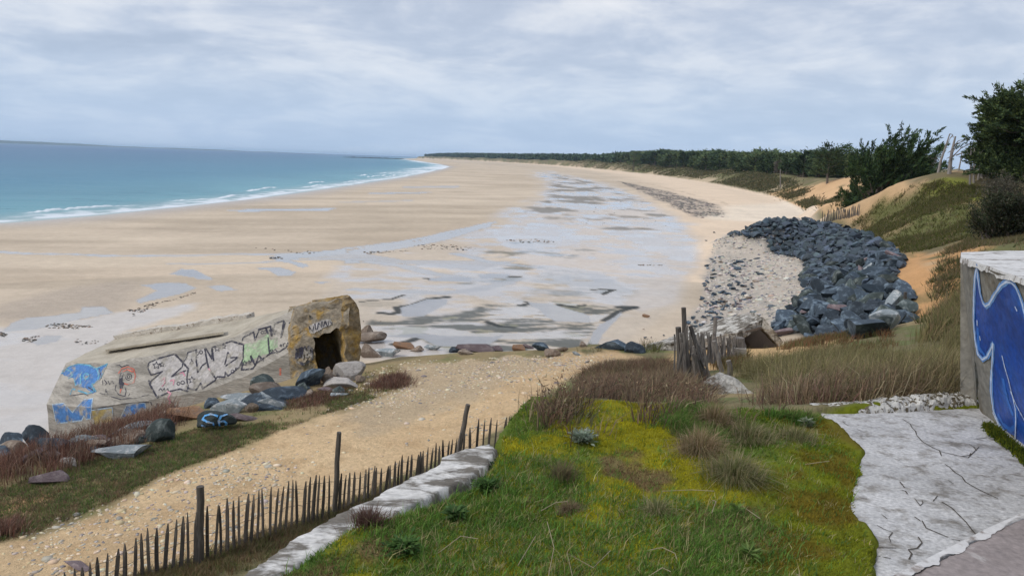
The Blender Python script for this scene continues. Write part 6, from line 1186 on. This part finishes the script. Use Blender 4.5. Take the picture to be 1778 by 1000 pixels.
    # dry stalks and twigs lying about
    tw = []; r3 = random.Random(3)
    for (pts) in ([(948, 1005), (962, 950), (950, 905)], [(1000, 1000), (985, 960), (1030, 985), (1060, 955)], [(1125, 935), (1150, 950), (1172, 960), (1175, 970)], [(1100, 995), (1150, 985), (1165, 992)], [(940, 868), (965, 872), (985, 870)], [(1238, 850), (1243, 870), (1236, 890)], [(1150, 835), (1200, 850), (1240, 852)], [(1290, 860), (1320, 900)], [(760, 940), (800, 930), (830, 935)], [(1385, 975), (1390, 1000)], [(900, 960), (930, 930)], [(1400, 790), (1440, 800)]):
        q = [G(u, v, 8.52+.02*r3.random()) for u, v in pts]; q[0][2] -= .05
        tw.append(tube(q, [.0015]*len(q), 4))
    V, Fc = merge(tw); o = mk('dry_twigs', V, Fc, new_mat('dry_stalk', (.27, .22, .15), .9, 0)); tag(o, 'thin pale dry stalks lying over the turf', 'twigs', kind='stuff')
    # moss in the angle of the wall and on the platform edge
    P_ = []; r4 = np.random.default_rng(6)
    for (u0, v0), (u1, v1) in (((1712, 742), (1735, 760)), ((1738, 762), (1775, 792)), ((1775, 795), (1795, 815))):
        t = r4.random(2600); P_.append(np.column_stack([u0+(u1-u0)*t, v0+(v1-v0)*t])+r4.normal(size=(2600, 2))*np.array([4, 3]))
    P_ = np.concatenate(P_); q = np.array([G(u, v, 8.45)[:2] for u, v in P_]); n = len(q); zz = np.full(n, 8.445)+.02*fb(q[:, 0], q[:, 1], 12, 2, 3)
    blades('wall_moss', q, rg.uniform(.012, .035, n), rg.uniform(.007, .013, n), colmix(rg, n, [(.07, .10, .01), (.13, .14, .01), (.04, .06, .012)]), .7, label='cushions of dark moss in the angle between wall and platform', cat='moss', tall=False, seed=35, z=zz)
build_plants()
# ================================================================ THE AIR
def build_haze():
    m = bpy.data.materials.new('haze'); m.use_nodes = True; t = m.node_tree
    for n in list(t.nodes):
        if n.type == 'BSDF_PRINCIPLED': t.nodes.remove(n)
    pv = N(t, 'ShaderNodeVolumePrincipled'); pv.inputs['Color'].default_value = (.60, .79, 1.0, 1); pv.inputs['Density'].default_value = HAZE
    t.links.new(pv.outputs[0], t.nodes['Material Output'].inputs['Volume'])
    a, z0, z1 = 32000., -4.2, 60.
    V = [(x, y, z) for z in (z0, z1) for y in (-a, a*1.4) for x in (-a, a)]
    Fc = [(0, 2, 3, 1), (4, 5, 7, 6), (0, 1, 5, 4), (2, 6, 7, 3), (0, 4, 6, 2), (1, 3, 7, 5)]
    o = mk('haze', V, Fc, m); tag(o, kind='stuff')
HAZE = 5.5e-5
build_haze()
